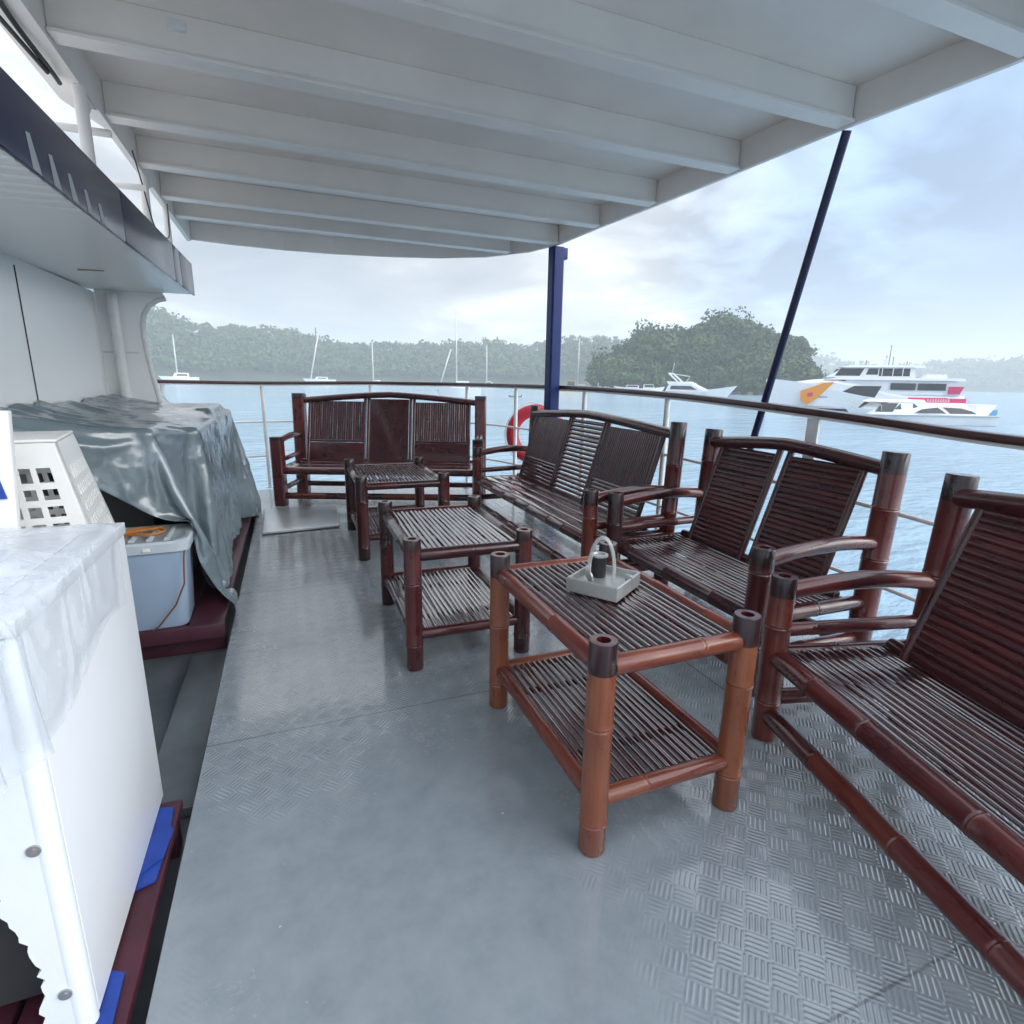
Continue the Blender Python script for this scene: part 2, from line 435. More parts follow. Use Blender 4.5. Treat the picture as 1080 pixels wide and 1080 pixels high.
BAM = bamboo_mat()
SLAT = bamboo_mat('polished_bamboo_slats', 1.0, 0.04, 2.5, 0.06)
DECK = deck_mat()
PAINT = mat('white_ceiling_paint', (0.83, 0.77, 0.715), 0.4, var=0.06, vscale=2.5, bump=0.22, bscale=3.5, bdist=0.02)
WALLP = mat('white_cabin_paint', (0.87, 0.88, 0.87), 0.3, var=0.02, vscale=1.2, bump=0.05, bscale=5, bdist=0.01)
RAILW = mat('white_rail_paint', (0.7, 0.7, 0.68), 0.35, var=0.1, vscale=12)
NAVY = mat('navy_gloss_paint', (0.01, 0.013, 0.05), 0.24, spec=0.35, var=0.05, vscale=3)
BLUE = mat('blue_post_paint', (0.003, 0.016, 0.115), 0.4, spec=0.3, var=0.25, vscale=9, bump=0.1, bscale=60)
CAPW = mat('maroon_varnished_rail', (0.05, 0.014, 0.014), 0.3, coat=0.4, var=0.4, vscale=8, bump=0.1, bscale=50)
PLANK = mat('maroon_painted_timber', (0.06, 0.014, 0.025), 0.45, var=0.35, vscale=7, bump=0.2, bscale=30)
DARK = mat('dark_grey_steel', (0.03, 0.033, 0.036), 0.5, var=0.3, vscale=5)
LOWER = mat('grey_lower_floor', (0.1, 0.115, 0.125), 0.4, var=0.3, vscale=5, bump=0.2, bscale=20)
ALU = mat('dull_aluminium', (0.42, 0.45, 0.46), 0.32, metal=0.75, var=0.15, vscale=4, bump=0.08, bscale=25)
ENAMEL = mat('white_enamel', (0.78, 0.8, 0.83), 0.28, coat=0.25, var=0.04, vscale=4)
PLASTW = mat('white_plastic', (0.76, 0.76, 0.74), 0.35, var=0.04, vscale=8)
BINM = mat('pale_blue_plastic', (0.32, 0.42, 0.55), 0.3, var=0.08, vscale=4)
BINL = mat('clear_grey_lid_plastic', (0.5, 0.56, 0.6), 0.25, var=0.06, vscale=6)
PANELW = mat('white_powder_coat', (0.8, 0.82, 0.84), 0.3)
FOAM = mat('white_packing_foam', (0.78, 0.82, 0.86), 0.6, bump=0.2, bscale=40, bdist=0.003)
BLUES = mat('blue_tarpaulin', (0.012, 0.05, 0.3), 0.45, var=0.25, vscale=10, bump=0.3, bscale=40)
TARP = tarp_mat()
FILM = film_mat()
BLACK = mat('black_rubber', (0.012, 0.012, 0.013), 0.5)
STEEL = mat('satin_resin_grey', (0.4, 0.41, 0.4), 0.35, metal=0.55, var=0.1, vscale=20)
CLEAR = mat('clear_loop_plastic', (0.55, 0.57, 0.57), 0.1, alpha=0.42)
RING = mat('red_lifebuoy', (0.42, 0.01, 0.03), 0.45, var=0.15, vscale=9)
WHITEB = mat('white_gelcoat', (0.78, 0.8, 0.82), 0.3, var=0.04, vscale=0.8)
GLASS = mat('dark_boat_window', (0.03, 0.035, 0.04), 0.12)
ORANGE = mat('orange_hull_paint', (0.75, 0.28, 0.02), 0.4)
PINK = mat('pink_sign_paint', (0.62, 0.03, 0.14), 0.4)
YELLOW = mat('yellow_hull_paint', (0.7, 0.4, 0.03), 0.4)
GREYH = mat('grey_hull_paint', (0.3, 0.33, 0.34), 0.4)
MASTM = mat('pale_mast_alloy', (0.6, 0.6, 0.56), 0.35, metal=0.2)
MASTD = mat('dark_mast_alloy', (0.12, 0.12, 0.12), 0.4)
CORD = mat('brown_cord', (0.16, 0.07, 0.03), 0.6)
ORCORD = mat('orange_cord', (0.4, 0.14, 0.02), 0.55)
LETTER = mat('faded_banner_lettering', (0.7, 0.4, 0.45), 0.5)
WATER = water_mat()
LAND = mat('dark_hill_earth', (0.035, 0.055, 0.03), 0.9, var=0.4, vscale=0.05)
SHORE = mat('shore_rock', (0.2, 0.18, 0.15), 0.9, var=0.3, vscale=0.3)
LEAFA = leaf_mat('hill_foliage', (0.022, 0.06, 0.024), (0.075, 0.135, 0.05))
LEAFB = leaf_mat('island_foliage', (0.015, 0.045, 0.018), (0.1, 0.165, 0.055))
BARK = mat('bark', (0.09, 0.075, 0.06), 0.9)

# ================================================================== SETTING
SEA = -2.75
# rail line: surveyed points (x, y, height of the rail's middle)
RAIL = [(2.5, -2.6, 1.03), (2.5, -1.0, 1.03), (2.5, 0.2, 1.045), (2.5, 1.187, 1.068), (2.52, 1.743, 1.1), (2.51, 2.3, 1.133), (2.5, 3.134, 1.172), (2.45, 4.04, 1.195),
        (2.37, 4.6, 1.203), (2.27, 5.15, 1.206), (2.12, 5.75, 1.206), (1.78, 6.4, 1.206), (1.3, 6.72, 1.204), (0.79, 6.82, 1.202), (-0.27, 6.85, 1.184), (-1.18, 6.6, 1.188), (-2.2, 6.1, 1.19), (-3.2, 5.0, 1.19)]
def deck_poly(off):
    c = Vector((-0.4, 1.5))
    P = []
    for x, y, _ in RAIL:
        d = (Vector((x, y)) - c).normalized(); P.append((x + d.x * off, y + d.y * off))
    return P
# water
mb = MB()
NR, NA = 40, 96
rs = [0] + [6 * (2600 / 6) ** (i / (NR - 1)) for i in range(NR)]
vv = [(0, 0, SEA)] + [(r * math.cos(a), r * math.sin(a), SEA) for r in rs[1:] for a in [2 * math.pi * k / NA for k in range(NA)]]
ff = [(0, 1 + k, 1 + (k + 1) % NA) for k in range(NA)]
ff += [(1 + i * NA + k, 1 + (i + 1) * NA + k, 1 + (i + 1) * NA + (k + 1) % NA, 1 + i * NA + (k + 1) % NA) for i in range(NR - 1) for k in range(NA)]
mb.add(vv, ff)
tag(mb.build('water', WATER), 'pale blue rippled sea water of the bay', kind='structure')

# deck plate (raised walkway, left edge at x = -0.35) and far corner
dp = deck_poly(0.09)
right = [p for p in dp if p[0] > -0.2]
poly = [(-0.35, -2.6)] + right + [(-1.3, 6.62), (-1.3, 5.8), (-0.35, 5.8)]
mb = MB(); mb.prism(poly, -0.012, 0.0)
tag(mb.build('deck', DECK), 'grey painted steel tread plate deck', kind='structure')
mb = MB(); mb.prism([(-3.2, -2.6), (-0.362, -2.6), (-0.362, 5.79), (-1.32, 5.79), (-1.32, 6.5), (-3.2, 5.0)], -0.14, -0.1)
tag(mb.build('lower_floor', LOWER), 'dark grey lower floor along the cabin wall', kind='structure')
# hull sides under the deck
hp = deck_poly(0.06) + [(-3.2, -2.6)]
mb = MB()
n = len(hp)
vv = [(x, y, -0.15) for x, y in hp] + [(x * 0.96, y * 0.97, SEA - 0.3) for x, y in hp]
mb.add(vv, [(i, (i + 1) % n, n + (i + 1) % n, n + i) for i in range(n)] + [tuple(range(n))], smooth=False)
mb2 = mb
tag(mb2.build('ship_hull', NAVY), 'navy hull sides of the ship under the deck', kind='structure')

# ------------------------------------------------------------------ canopy roof
RE = [(2.545, 1.04), (2.53, 1.5), (2.45, 2.12), (2.41, 2.76), (2.36, 3.4), (2.3, 4.0), (2.26, 4.62), (2.14, 5.0), (1.85, 5.38), (1.45, 5.63), (1.0, 5.79), (0.5, 5.9), (0.06, 5.94), (-0.4, 5.92), (-0.72, 5.86)]
def roof_x(y):
    for (x0, y0), (x1, y1) in zip(RE, RE[1:]):
        if y0 <= y <= y1:
            return lerp(x0, x1, (y - y0) / (y1 - y0))
    return 2.0
roof = empty('canopy_roof', (0.9, 1.6, 2.4), 0, 'white painted steel awning roof on deep cross beams over the deck', 'roof')
inv = Matrix.Translation((-0.9, -1.6, -2.4))
def local(mb, root):
    o = Vector(root.location)
    c, s_ = math.cos(-root.rotation_euler.z), math.sin(-root.rotation_euler.z)
    out = []
    for p in mb.v:
        q = Vector(p) - o
        out.append((c * q.x - s_ * q.y, s_ * q.x + c * q.y, q.z))
    mb.v = out
    return mb
plate_poly = RE + [(-0.72, 1.04)]
mb = MB(); mb.prism(plate_poly, 2.545, 2.575)
local(mb, roof).build('roof_plate', PAINT, roof)
mb = MB()
for (x0, y0), (x1, y1) in zip(RE, RE[1:]):
    d = Vector((x1 - x0, y1 - y0, 0)); nrm = Vector((-d.y, d.x, 0)).normalized() * 0.022
    mb.obox((x0, y0, 2.396), d, nrm, (0, 0, 0.149))
local(mb, roof).build('edge_beam', PAINT, roof)
mb = MB()
mb.prism([(-0.81, 1.04), (-0.69, 1.04), (-0.69, 5.84), (-0.72, 5.84), (-0.72, 3.45), (-0.81, 3.2)], 2.38, 2.395)
mb.obox((-0.72, 1.04, 2.396), (0, 4.8, 0), (0.03, 0, 0), (0, 0, 0.149))
local(mb, roof).build('side_beam', PAINT, roof)
for yb in (1.08, 1.4, 2.06, 2.70, 3.38, 4.0, 4.62, 5.1):
    mb = MB()
    xr = roof_x(yb) - 0.03
    if yb > 5: xr = 1.98
    mb.box(-0.688, xr, yb - 0.012, yb + 0.012, 2.413, 2.544)
    mb.box(-0.688, xr, yb - 0.03, yb + 0.06, 2.4, 2.412)
    local(mb, roof).build('beam', PAINT, roof)
mb = MB(); p = onZ(186, 25, 2.45); mb.box(p.x - 0.03, p.x + 0.03, p.y - 0.012, p.y + 0.012, 2.43, 2.46)
local(mb, roof).build('bracket', RAILW, roof, bevel=0.003)
# posts standing on the cabin's roof edge carry the awning's left side
for i, (px, py) in enumerate(((90, 140), (154, 215), (191, 255))):
    p = onX(px, py, -0.7)
    yy = p.y if i < 2 else 4.78
    mb = MB(); mb.sweep([(-0.7, yy, 1.92), (-0.7, yy, 2.379)], 0.023 if i < 2 else 0.02, n=20)
    if i < 2:
        mb.prism([(yy + 0.02, 2.378), (yy + 0.22, 2.378), (yy + 0.13, 2.35), (yy + 0.07, 2.3), (yy + 0.045, 2.23), (yy + 0.03, 2.23)], -0.705, -0.695, axis='x')
    local(mb, roof).build('roof_post', PAINT, roof)

# upper deck guard rails behind the posts
ur = empty('upper_guard_rail', (-0.9, 3.4, 1.95), 0, 'thin white guard rail on the cabin top beyond the awning posts', 'railing')
for px, py in ((88, 137), (132, 196)):
    p = onX(px, py, -0.74)
    mb = MB(); mb.sweep([(-0.64, p.y, p.z), (-2.36, p.y, p.z), (-2.4, p.y, p.z - 0.03), (-2.4, p.y, 1.94)], 0.016, n=12)
    local(mb, ur).build('rail_bar', PAINT, ur)
# cables along the awning's left edge
def tube_thing(name, pts, r, m, label, cat, n=8, group=None):
    mb = MB(); 
    P = [Vector(p) for p in pts]; Q = []
    for i in range(len(P) - 1):                       # Catmull-Rom
        a, b, c, d = P[max(i - 1, 0)], P[i], P[i + 1], P[min(i + 2, len(P) - 1)]
        for k in range(6):
            t = k / 6
            Q.append(0.5 * ((2 * b) + (c - a) * t + (2 * a - 5 * b + 4 * c - d) * t * t + (3 * b - a - 3 * c + d) * t ** 3))
    Q.append(P[-1])
    mb.sweep(Q, r, n=n)
    return tag(mb.build(name, m), label, cat, group)
tube_thing('power_cable', [(-0.735, 1.1, 2.37), (-0.745, 1.5, 2.36), (-0.74, 2.2, 2.37), (-0.75, 2.6, 2.365), (-0.74, 2.85, 2.35), (-0.75, 2.98, 2.36)], 0.009, BLACK,
           'black cable clipped along the left edge of the awning', 'cable')
tube_thing('power_cable', [(-0.76, 1.1, 2.35), (-0.78, 1.5, 2.33), (-0.77, 2.2, 2.33), (-0.765, 2.6, 2.345), (-0.75, 2.85, 2.34)], 0.008, BLACK,
           'thinner black cable sagging below the other one on the awning edge', 'cable')
tube_thing('hanging_wire', [(-0.665, 3.72, 2.38), (-0.67, 3.9, 2.28), (-0.67, 4.1, 2.12), (-0.67, 4.35, 2.11), (-0.675, 4.62, 2.16), (-0.68, 4.72, 2.3), (-0.68, 4.74, 2.39)], 0.0035, BLACK,
           'thin dark wire looping down between two awning posts', 'wire')

# ------------------------------------------------------------------ cabin on the left
cabin = empty('ship_cabin', (-1.3, 2.0, -0.1), 0, 'white ship cabin side with overhanging upper deck edge and curved wing wall', 'cabin')
WX = -1.2
mb = MB(); mb.box(-3.0, WX, 1.5, 4.83, -0.1, 1.80)
local(mb, cabin).build('cabin_wall', WALLP, cabin)
for ys in (onX(25, 340, WX).y,):                        # panel joints
    mb = MB(); mb.box(WX, WX + 0.004, ys - 0.0035, ys + 0.0035, -0.1, 1.76)
    local(mb, cabin).build('panel_joint', DARK, cabin)
zb = lambda y: 1.745 + 0.0166 * y
zt = lambda y: 1.915 + 0.0255 * y
Y0, Y1 = 1.3, 4.83
mb = MB()
vv = []
for y in (Y0, Y1):
    vv += [(-0.6, y, zb(y)), (-3.0, y, zb(y) - 0.03), (-3.0, y, zt(y) - 0.02), (-0.6, y, zt(y) - 0.02)]
mb.add(vv, [(0, 1, 2, 3), (7, 6, 5, 4), (0, 4, 5, 1), (1, 5, 6, 2), (2, 6, 7, 3), (3, 7, 4, 0)], smooth=False)
local(mb, cabin).build('overhang', WALLP, cabin)
# shallow corrugations in the soffit near the camera
for k in range(9):
    mb = MB()
    y = 1.75 + k * 0.085
    mb.sweep([(-1.2, y, zb(y) - 0.008), (-0.6, y, zb(y) - 0.001)], 0.005, n=8, flat=4)
    local(mb, cabin).build('soffit_rib', WALLP, cabin)
# navy fascia boards with a joint between them
segs = [(Y0, 2.92), (2.926, 4.08), (4.086, 4.32), (4.326, Y1 + 0.02)]
for a, b in segs:
    mb = MB()
    vv = []
    for y in (a, b):
        vv += [(-0.6 + 0.002, y, zb(y) - 0.006), (-0.585, y, zb(y) - 0.006), (-0.585, y, zt(y)), (-0.6 + 0.002, y, zt(y))]
    mb.add(vv, [(0, 1, 2, 3), (7, 6, 5, 4), (0, 4, 5, 1), (1, 5, 6, 2), (2, 6, 7, 3), (3, 7, 4, 0)], smooth=False)
    fa = local(mb, cabin).build('fascia', NAVY, cabin, bevel=0.003)
# five slanted pale slashes low on the fascia
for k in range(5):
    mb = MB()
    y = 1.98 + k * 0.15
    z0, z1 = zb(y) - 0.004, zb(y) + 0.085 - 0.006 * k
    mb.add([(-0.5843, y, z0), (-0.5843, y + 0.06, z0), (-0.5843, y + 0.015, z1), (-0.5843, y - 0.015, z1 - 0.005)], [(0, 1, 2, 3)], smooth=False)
    local(mb, cabin).build('pale_slash', GREYH, cabin)
# wing wall with its curved free edge
Yw = 4.832
prof = [onY(x, y, Yw) for x, y in ((172, 314), (163, 316), (154, 322), (149, 331), (147.5, 342), (149, 356), (153, 375), (158, 395), (164, 415), (172, 445))]
poly = [(p.x, p.z) for p in prof] + [(-0.8, 0.6), (-0.78, -0.1), (WX + 0.001, -0.1), (WX + 0.001, 1.86), (prof[0].x, 1.86)]
mb = MB(); mb.prism(poly, Yw, Yw + 0.03, axis='y')
local(mb, cabin).build('wing_wall', WALLP, cabin)
mb = MB(); mb.sweep([(p.x + 0.012, Yw + 0.015, p.z) for p in prof] + [(-0.79, Yw + 0.015, 0.6)], 0.02, n=12)
local(mb, cabin).build('edge_trim', RAILW, cabin)
mb = MB(); pa, pb = onY(117, 310, 4.79), onY(135, 420, 4.79)
mb.sweep([(pa.x, 4.79, 1.79), (pb.x, 4.79, 0.0)], 0.035, n=16)
local(mb, cabin).build('corner_pipe', RAILW, cabin)
mb = MB(); p = onY(105, 371, 4.83); mb.box(p.x, p.x + 0.24, 4.822, 4.8315, p.z - 0.006, p.z + 0.006)
local(mb, cabin).build('wall_strip', RAILW, cabin)
mb = MB(); p = onZ(96, 286.5, zb(4.2) - 0.02)
mb.sweep([(p.x - 0.06, p.y, zb(p.y) - 0.008), (p.x + 0.06, p.y, zb(p.y) - 0.003)], 0.006, n=12)
local(mb, cabin).build('soffit_lamp', mat('yellowed_lens', (0.4, 0.34, 0.2), 0.4), cabin)

# ------------------------------------------------------------------ guard rail round the deck
rail = empty('deck_guard_rail', (2.5, 2.0, 0), 0, 'white tube guard rail with maroon timber cap around the deck edge', 'railing')
def rail_curve(f):
    P = [Vector((x, y, f(z))) for x, y, z in RAIL]; Q = []
    for i in range(len(P) - 1):
        a, b, c, d = P[max(i - 1, 0)], P[i], P[i + 1], P[min(i + 2, len(P) - 1)]
        for k in range(6):
            t = k / 6
            Q.append(0.5 * ((2 * b) + (c - a) * t + (2 * a - 5 * b + 4 * c - d) * t * t + (3 * b - a - 3 * c + d) * t ** 3))
    return Q + [P[-1]]
def ribbon(mb, Q, hw, hh):
    V = []
    for i, p in enumerate(Q):
        a, b = Q[max(i - 1, 0)], Q[min(i + 1, len(Q) - 1)]
        d = (b - a); d.z = 0; d.normalize(); s_ = Vector((d.y, -d.x, 0)) * hw
        V += [p - s_ + Vector((0, 0, -hh)), p + s_ + Vector((0, 0, -hh)), p + s_ + Vector((0, 0, hh)), p - s_ + Vector((0, 0, hh))]
    k = len(Q)
    F = [(i * 4 + j, i * 4 + (j + 1) % 4, i * 4 + 4 + (j + 1) % 4, i * 4 + 4 + j) for i in range(k - 1) for j in range(4)] + [(3, 2, 1, 0), tuple(k * 4 - 4 + j for j in range(4))]
    mb.add(V, F, smooth=False)
mb = MB(); ribbon(mb, rail_curve(lambda z: z), 0.04, 0.017)
local(mb, rail).build('cap_rail', CAPW, rail, bevel=0.008)
mb = MB(); ribbon(mb, rail_curve(lambda z: z - 0.024), 0.028, 0.0065)
local(mb, rail).build('under_rail', RAILW, rail)
for fr in (0.64, 0.315):
    mb = MB(); mb.sweep(rail_curve(lambda z: z * fr), 0.011, n=8)
    local(mb, rail).build('mid_rail', RAILW, rail)
def rail_at(x=None, y=None):
    Q = rail_curve(lambda z: z)
    return min(Q, key=lambda q: abs(q.y - y) + (abs(q.x - x) if x is not None else 0))
for x, y in ((2.5, -1.4), (2.5, 0.2), (2.5, 2.09), (2.5, 3.27), (2.4, 4.35), (2.2, 5.4), (1.95, 6.2), (0.9, 6.8), (-0.26, 6.85), (-1.2, 6.6)):
    q = rail_at(x, y)
    mb = MB()
    if abs(y - 2.09) < 0.01:
        mb.obox((q.x - 0.006, q.y - 0.035, 0.002), (0.012, 0, 0), (0, 0.07, 0), (0, 0, q.z - 0.036))
    else:
        mb.sweep([(q.x, q.y, 0.002), (q.x, q.y, q.z - 0.032)], 0.02, n=14)
    mb.sweep([(q.x, q.y, 0.002), (q.x, q.y, 0.014)], 0.045, n=16)
    local(mb, rail).build('rail_post', RAILW, rail)

# blue post and slanted stay
post = empty('support_post', (2.265, 4.70, 0), R(4), 'dark blue square steel post holding up the awning corner', 'post')
mb = MB(); mb.sweep([(0, 0, 0.012), (0, 0, 2.39)], 0.056, n=24, sq=8)
mb.build('post_shaft', BLUE, post)
mb = MB(); mb.box(-0.04, 0.1, -0.03, 0.03, 2.3, 2.392)
mb.build('head_bracket', BLUE, post, bevel=0.004)
mb = MB(); mb.box(-0.12, 0.12, -0.12, 0.12, 0.002, 0.012)
mb.build('base_plate', BLUE, post, bevel=0.003)
mb = MB()
a, b = Vector((2.47, 2.1, 2.396)), onX(797, 455, 2.6)
b = a + (b - a) * 1.9
mb.sweep([a, b], 0.021, n=14)
tag(mb.build('slanted_stay', NAVY), 'slanted navy pipe running from the awning edge down outside the rail', 'pipe')

# deck hatch lid
mb = MB()
mb.prism([(-0.28, 4.72), (0.33, 4.78), (0.37, 5.62), (-0.29, 5.62)], 0.003, 0.024)
h = tag(mb.build('deck_hatch', ALU, bevel=0.008), 'flat pale aluminium hatch lid lying on the walkway', 'hatch')

# ------------------------------------------------------------------ timber platforms on the lower floor
rng = random.Random(7)
def platform(label, x0, x1, ya, yb, ztop, n, fascia=True):
    t = empty('timber_platform', ((x0 + x1) / 2, (ya + yb) / 2, -0.1), 0, label, 'platform')
    w = (x1 - x0) / n
    for i in range(n):
        mb = MB(); mb.box(x0 + i * w + 0.006, x0 + (i + 1) * w - 0.006, ya, yb, ztop - 0.028, ztop - rng.uniform(0, 0.003))
        local(mb, t).build('plank', PLANK, t, bevel=0.003)
    for yy in (ya + 0.05, yb - 0.1):
        mb = MB(); mb.box(x0 + 0.01, x1 - 0.01, yy, yy + 0.06, -0.098, ztop - 0.029)
        local(mb, t).build('bearer', PLANK, t, bevel=0.003)
    if fascia:
        mb = MB(); mb.box(x0, x1, ya - 0.024, ya - 0.002, ztop - 0.07, ztop + 0.002)
        local(mb, t).build('front_board', PLANK, t, bevel=0.003)
    return t
platform('maroon timber platform carrying the tarp covered stack', -1.19, -0.372, 2.86, 5.7, 0.07, 5)
platform('maroon timber plank base under the white washing machine', -1.0, -0.374, 0.55, 1.66, 0.02, 3, False)
mb = MB(); mb.box(-0.52, -0.366, 1.72, 2.8, -0.098, -0.06)
tag(mb.build('floor_plate', LOWER, bevel=0.004), 'narrow grey steel plate beside the raised walkway edge', 'plate')

# blue scraps
mb = MB()
mb.prism([(-0.49, 1.33), (-0.392, 1.36), (-0.385, 1.5), (-0.395, 1.62), (-0.43, 1.63), (-0.5, 1.6)], 0.022, 0.027)
mb.prism([(-0.44, 1.38), (-0.386, 1.43), (-0.378, 1.52), (-0.4, 1.56), (-0.45, 1.5)], 0.028, 0.031)
tag(mb.build('blue_scrap', BLUES), 'folded blue plastic scrap lying at the far end of the plank', 'scrap')
mb = MB()
mb.prism([(-0.52, 0.8), (-0.41, 0.8), (-0.4, 0.95), (-0.405, 1.13), (-0.43, 1.145), (-0.5, 1.13)], 0.022, 0.027)
tag(mb.build('blue_scrap', BLUES), 'blue plastic scrap under the near corner of the washing machine', 'scrap')

# ------------------------------------------------------------------ washing machine
wm = empty('washing_machine', (-0.7, 1.35, 0.02), 0, 'white washing machine half wrapped in clear film with torn foam corner', 'appliance')
MX0, MX1, MY0, MY1, MZ = -1.02, -0.43, 1.03, 1.68, 0.84
mb = MB()
mb.box(MX1 - 0.012, MX1, MY0 + 0.03, MY1, 0.03, MZ)
local(mb, wm).build('side_panel', PANELW, wm, bevel=0.004)
mb = MB(); mb.box(MX0, MX1 - 0.014, MY1 - 0.012, MY1, 0.03, MZ)
local(mb, wm).build('rear_panel', ENAMEL, wm)
mb = MB(); mb.box(MX0, MX0 + 0.012, MY0 + 0.03, MY1 - 0.014, 0.03, MZ)
local(mb, wm).build('side_panel', ENAMEL, wm)
# near corner: rounded foam edge with a torn left border
rag = []
zz = 0.03
while zz < 0.4:
    rag.append((-0.487 - 0.03 * (zz / 0.4) + rng.uniform(-0.006, 0.006) - 0.01 * math.sin(zz * 23), zz)); zz += 0.012
poly = [(MX1 - 0.014, 0.03)] + [(MX1 - 0.014, MZ)] + [(MX0, MZ), (MX0, 0.44), (-0.62, 0.43), (-0.535, 0.41)] + rag[::-1]
mb = MB(); mb.prism(poly, MY0, MY0 + 0.022, axis='y')
local(mb, wm).build('torn_foam_panel', FOAM, wm)
mb = MB(); mb.sweep([(MX1 - 0.02, MY0 + 0.02, 0.028), (MX1 - 0.02, MY0 + 0.02, MZ)], 0.0215, n=20)
local(mb, wm).build('corner_post', FOAM, wm)
for zz in (0.45, 0.13):
    mb = MB(); mb.sweep([(-0.462, MY0 - 0.004, zz), (-0.462, MY0 + 0.004, zz)], 0.011, n=14)
    mb.sweep([(-0.462, MY0 - 0.006, zz), (-0.462, MY0 - 0.0045, zz)], 0.006, n=6)
    local(mb, wm).build('screw', STEEL, wm)
mb = MB(); mb.box(MX0 - 0.003, MX1 + 0.004, MY0, MY1 + 0.006, MZ + 0.001, MZ + 0.03)
mb.box(MX0 + 0.03, MX1 - 0.06, MY0 + 0.08, MY1 - 0.1, MZ + 0.031, MZ + 0.037)
local(mb, wm).build('top_lid', ENAMEL, wm, bevel=0.006)
mb = MB(); mb.box(MX0 + 0.05, MX1 - 0.05, MY0 + 0.09, MY1 - 0.05, 0.05, 0.7)
local(mb, wm).build('drum_housing', DARK, wm)

# ---- sheets are dropped over what they cover with a short cloth solve, then frozen as meshes
def cloth_sheet(name, m, P, nu, nv, colliders, pin, frames, bend=0.5, mass=0.3, thick=0.0, tens=15, gap=0.006, fallback=None):
    V = [P(i / (nu - 1), j / (nv - 1)) for i in range(nu) for j in range(nv)]
    F = [(i * nv + j, (i + 1) * nv + j, (i + 1) * nv + j + 1, i * nv + j + 1) for i in range(nu - 1) for j in range(nv - 1)]
    mb = MB(); mb.add(V, F)
    o = mb.build(name, m, None, sharp=180)
    tmp = []
    for x0, x1, y0, y1, z0, z1 in colliders:
        b = MB(); b.box(x0, x1, y0, y1, z0, z1)
        c = b.build('temporary_collider', m, bevel=0.012)
        c.modifiers.new('collision', 'COLLISION')
        c.collision.thickness_outer = gap; c.collision.cloth_friction = 12
        tmp.append(c)
    if pin:
        vg = o.vertex_groups.new(name='pin')
        vg.add([k for k, v in enumerate(V) if pin(v)], 1.0, 'REPLACE')
    cl = o.modifiers.new('cloth', 'CLOTH')
    st = cl.settings
    st.quality = 6; st.mass = mass; st.tension_stiffness = st.compression_stiffness = tens; st.shear_stiffness = tens * 0.5
    st.bending_stiffness = bend; st.air_damping = 2.0
    if pin: st.vertex_group_mass = 'pin'
    cl.collision_settings.distance_min = gap; cl.collision_settings.use_self_collision = False
    cl.point_cache.frame_start, cl.point_cache.frame_end = 1, frames
    for f_ in range(1, frames + 1):
        SC.frame_set(f_)
    dg = bpy.context.evaluated_depsgraph_get()
    me = bpy.data.meshes.new_from_object(o.evaluated_get(dg))
    o.modifiers.clear()
    for c in tmp:
        bpy.data.objects.remove(c)
    SC.frame_set(1)
    co_ = np.zeros(len(me.vertices) * 3); me.vertices.foreach_get('co', co_); co_ = co_.reshape(-1, 3)
    moved = np.abs(co_ - np.array(V)).max()
    if np.isfinite(co_).all() and 0.05 < moved < 6:
        o.data = me
    if thick:
        md = o.modifiers.new('thickness', 'SOLIDIFY'); md.thickness = thick
    ss = o.modifiers.new('smooth', 'SUBSURF'); ss.levels = ss.render_levels = 1
    return o
# film over the machine top: grid draped over the near corner
def grid_mesh(name, f, nu, nv, m, parent=None, thick=0.0):
    V = [f(i / (nu - 1), j / (nv - 1)) for i in range(nu) for j in range(nv)]
    F = [(i * nv + j, (i + 1) * nv + j, (i + 1) * nv + j + 1, i * nv + j + 1) for i in range(nu - 1) for j in range(nv - 1)]
    mb = MB(); mb.add(V, F)
    o = mb.build(name, m, parent, sharp=180)
    if thick:
        md = o.modifiers.new('thickness', 'SOLIDIFY'); md.thickness = thick
    return o
def fbm(x, y, z=0.0, o=4):
    return noise.fractal(Vector((x, y, z)), 0.9, 2.0, o)
def film(u, v):
    x = lerp(-1.25, -0.195 - 0.03 * math.sin(u * 9), v); y = lerp(0.55, 1.7 - 0.2 * max(0, v - 0.25), u)
    return (x, y, 0.93 + 0.03 * fbm(x * 4, y * 4, 2, 2))
tag(cloth_sheet('plastic_film', FILM, film, 84, 84, [(MX0 - 0.02, MX1 + 0.002, MY0 - 0.6, MY1 + 0.004, 0.3, MZ + 0.04), (-0.95, -0.66, 1.2, 1.42, 0.87, 0.93), (-0.62, -0.5, 1.22, 1.32, 0.87, 0.905), (-0.8, -0.56, 0.8, 0.98, 0.87, 0.92)], lambda p: p[0] < -1.1, 34, bend=1.2, mass=0.15), 'crumpled milky plastic film draped over the washing machine top', 'plastic sheet')

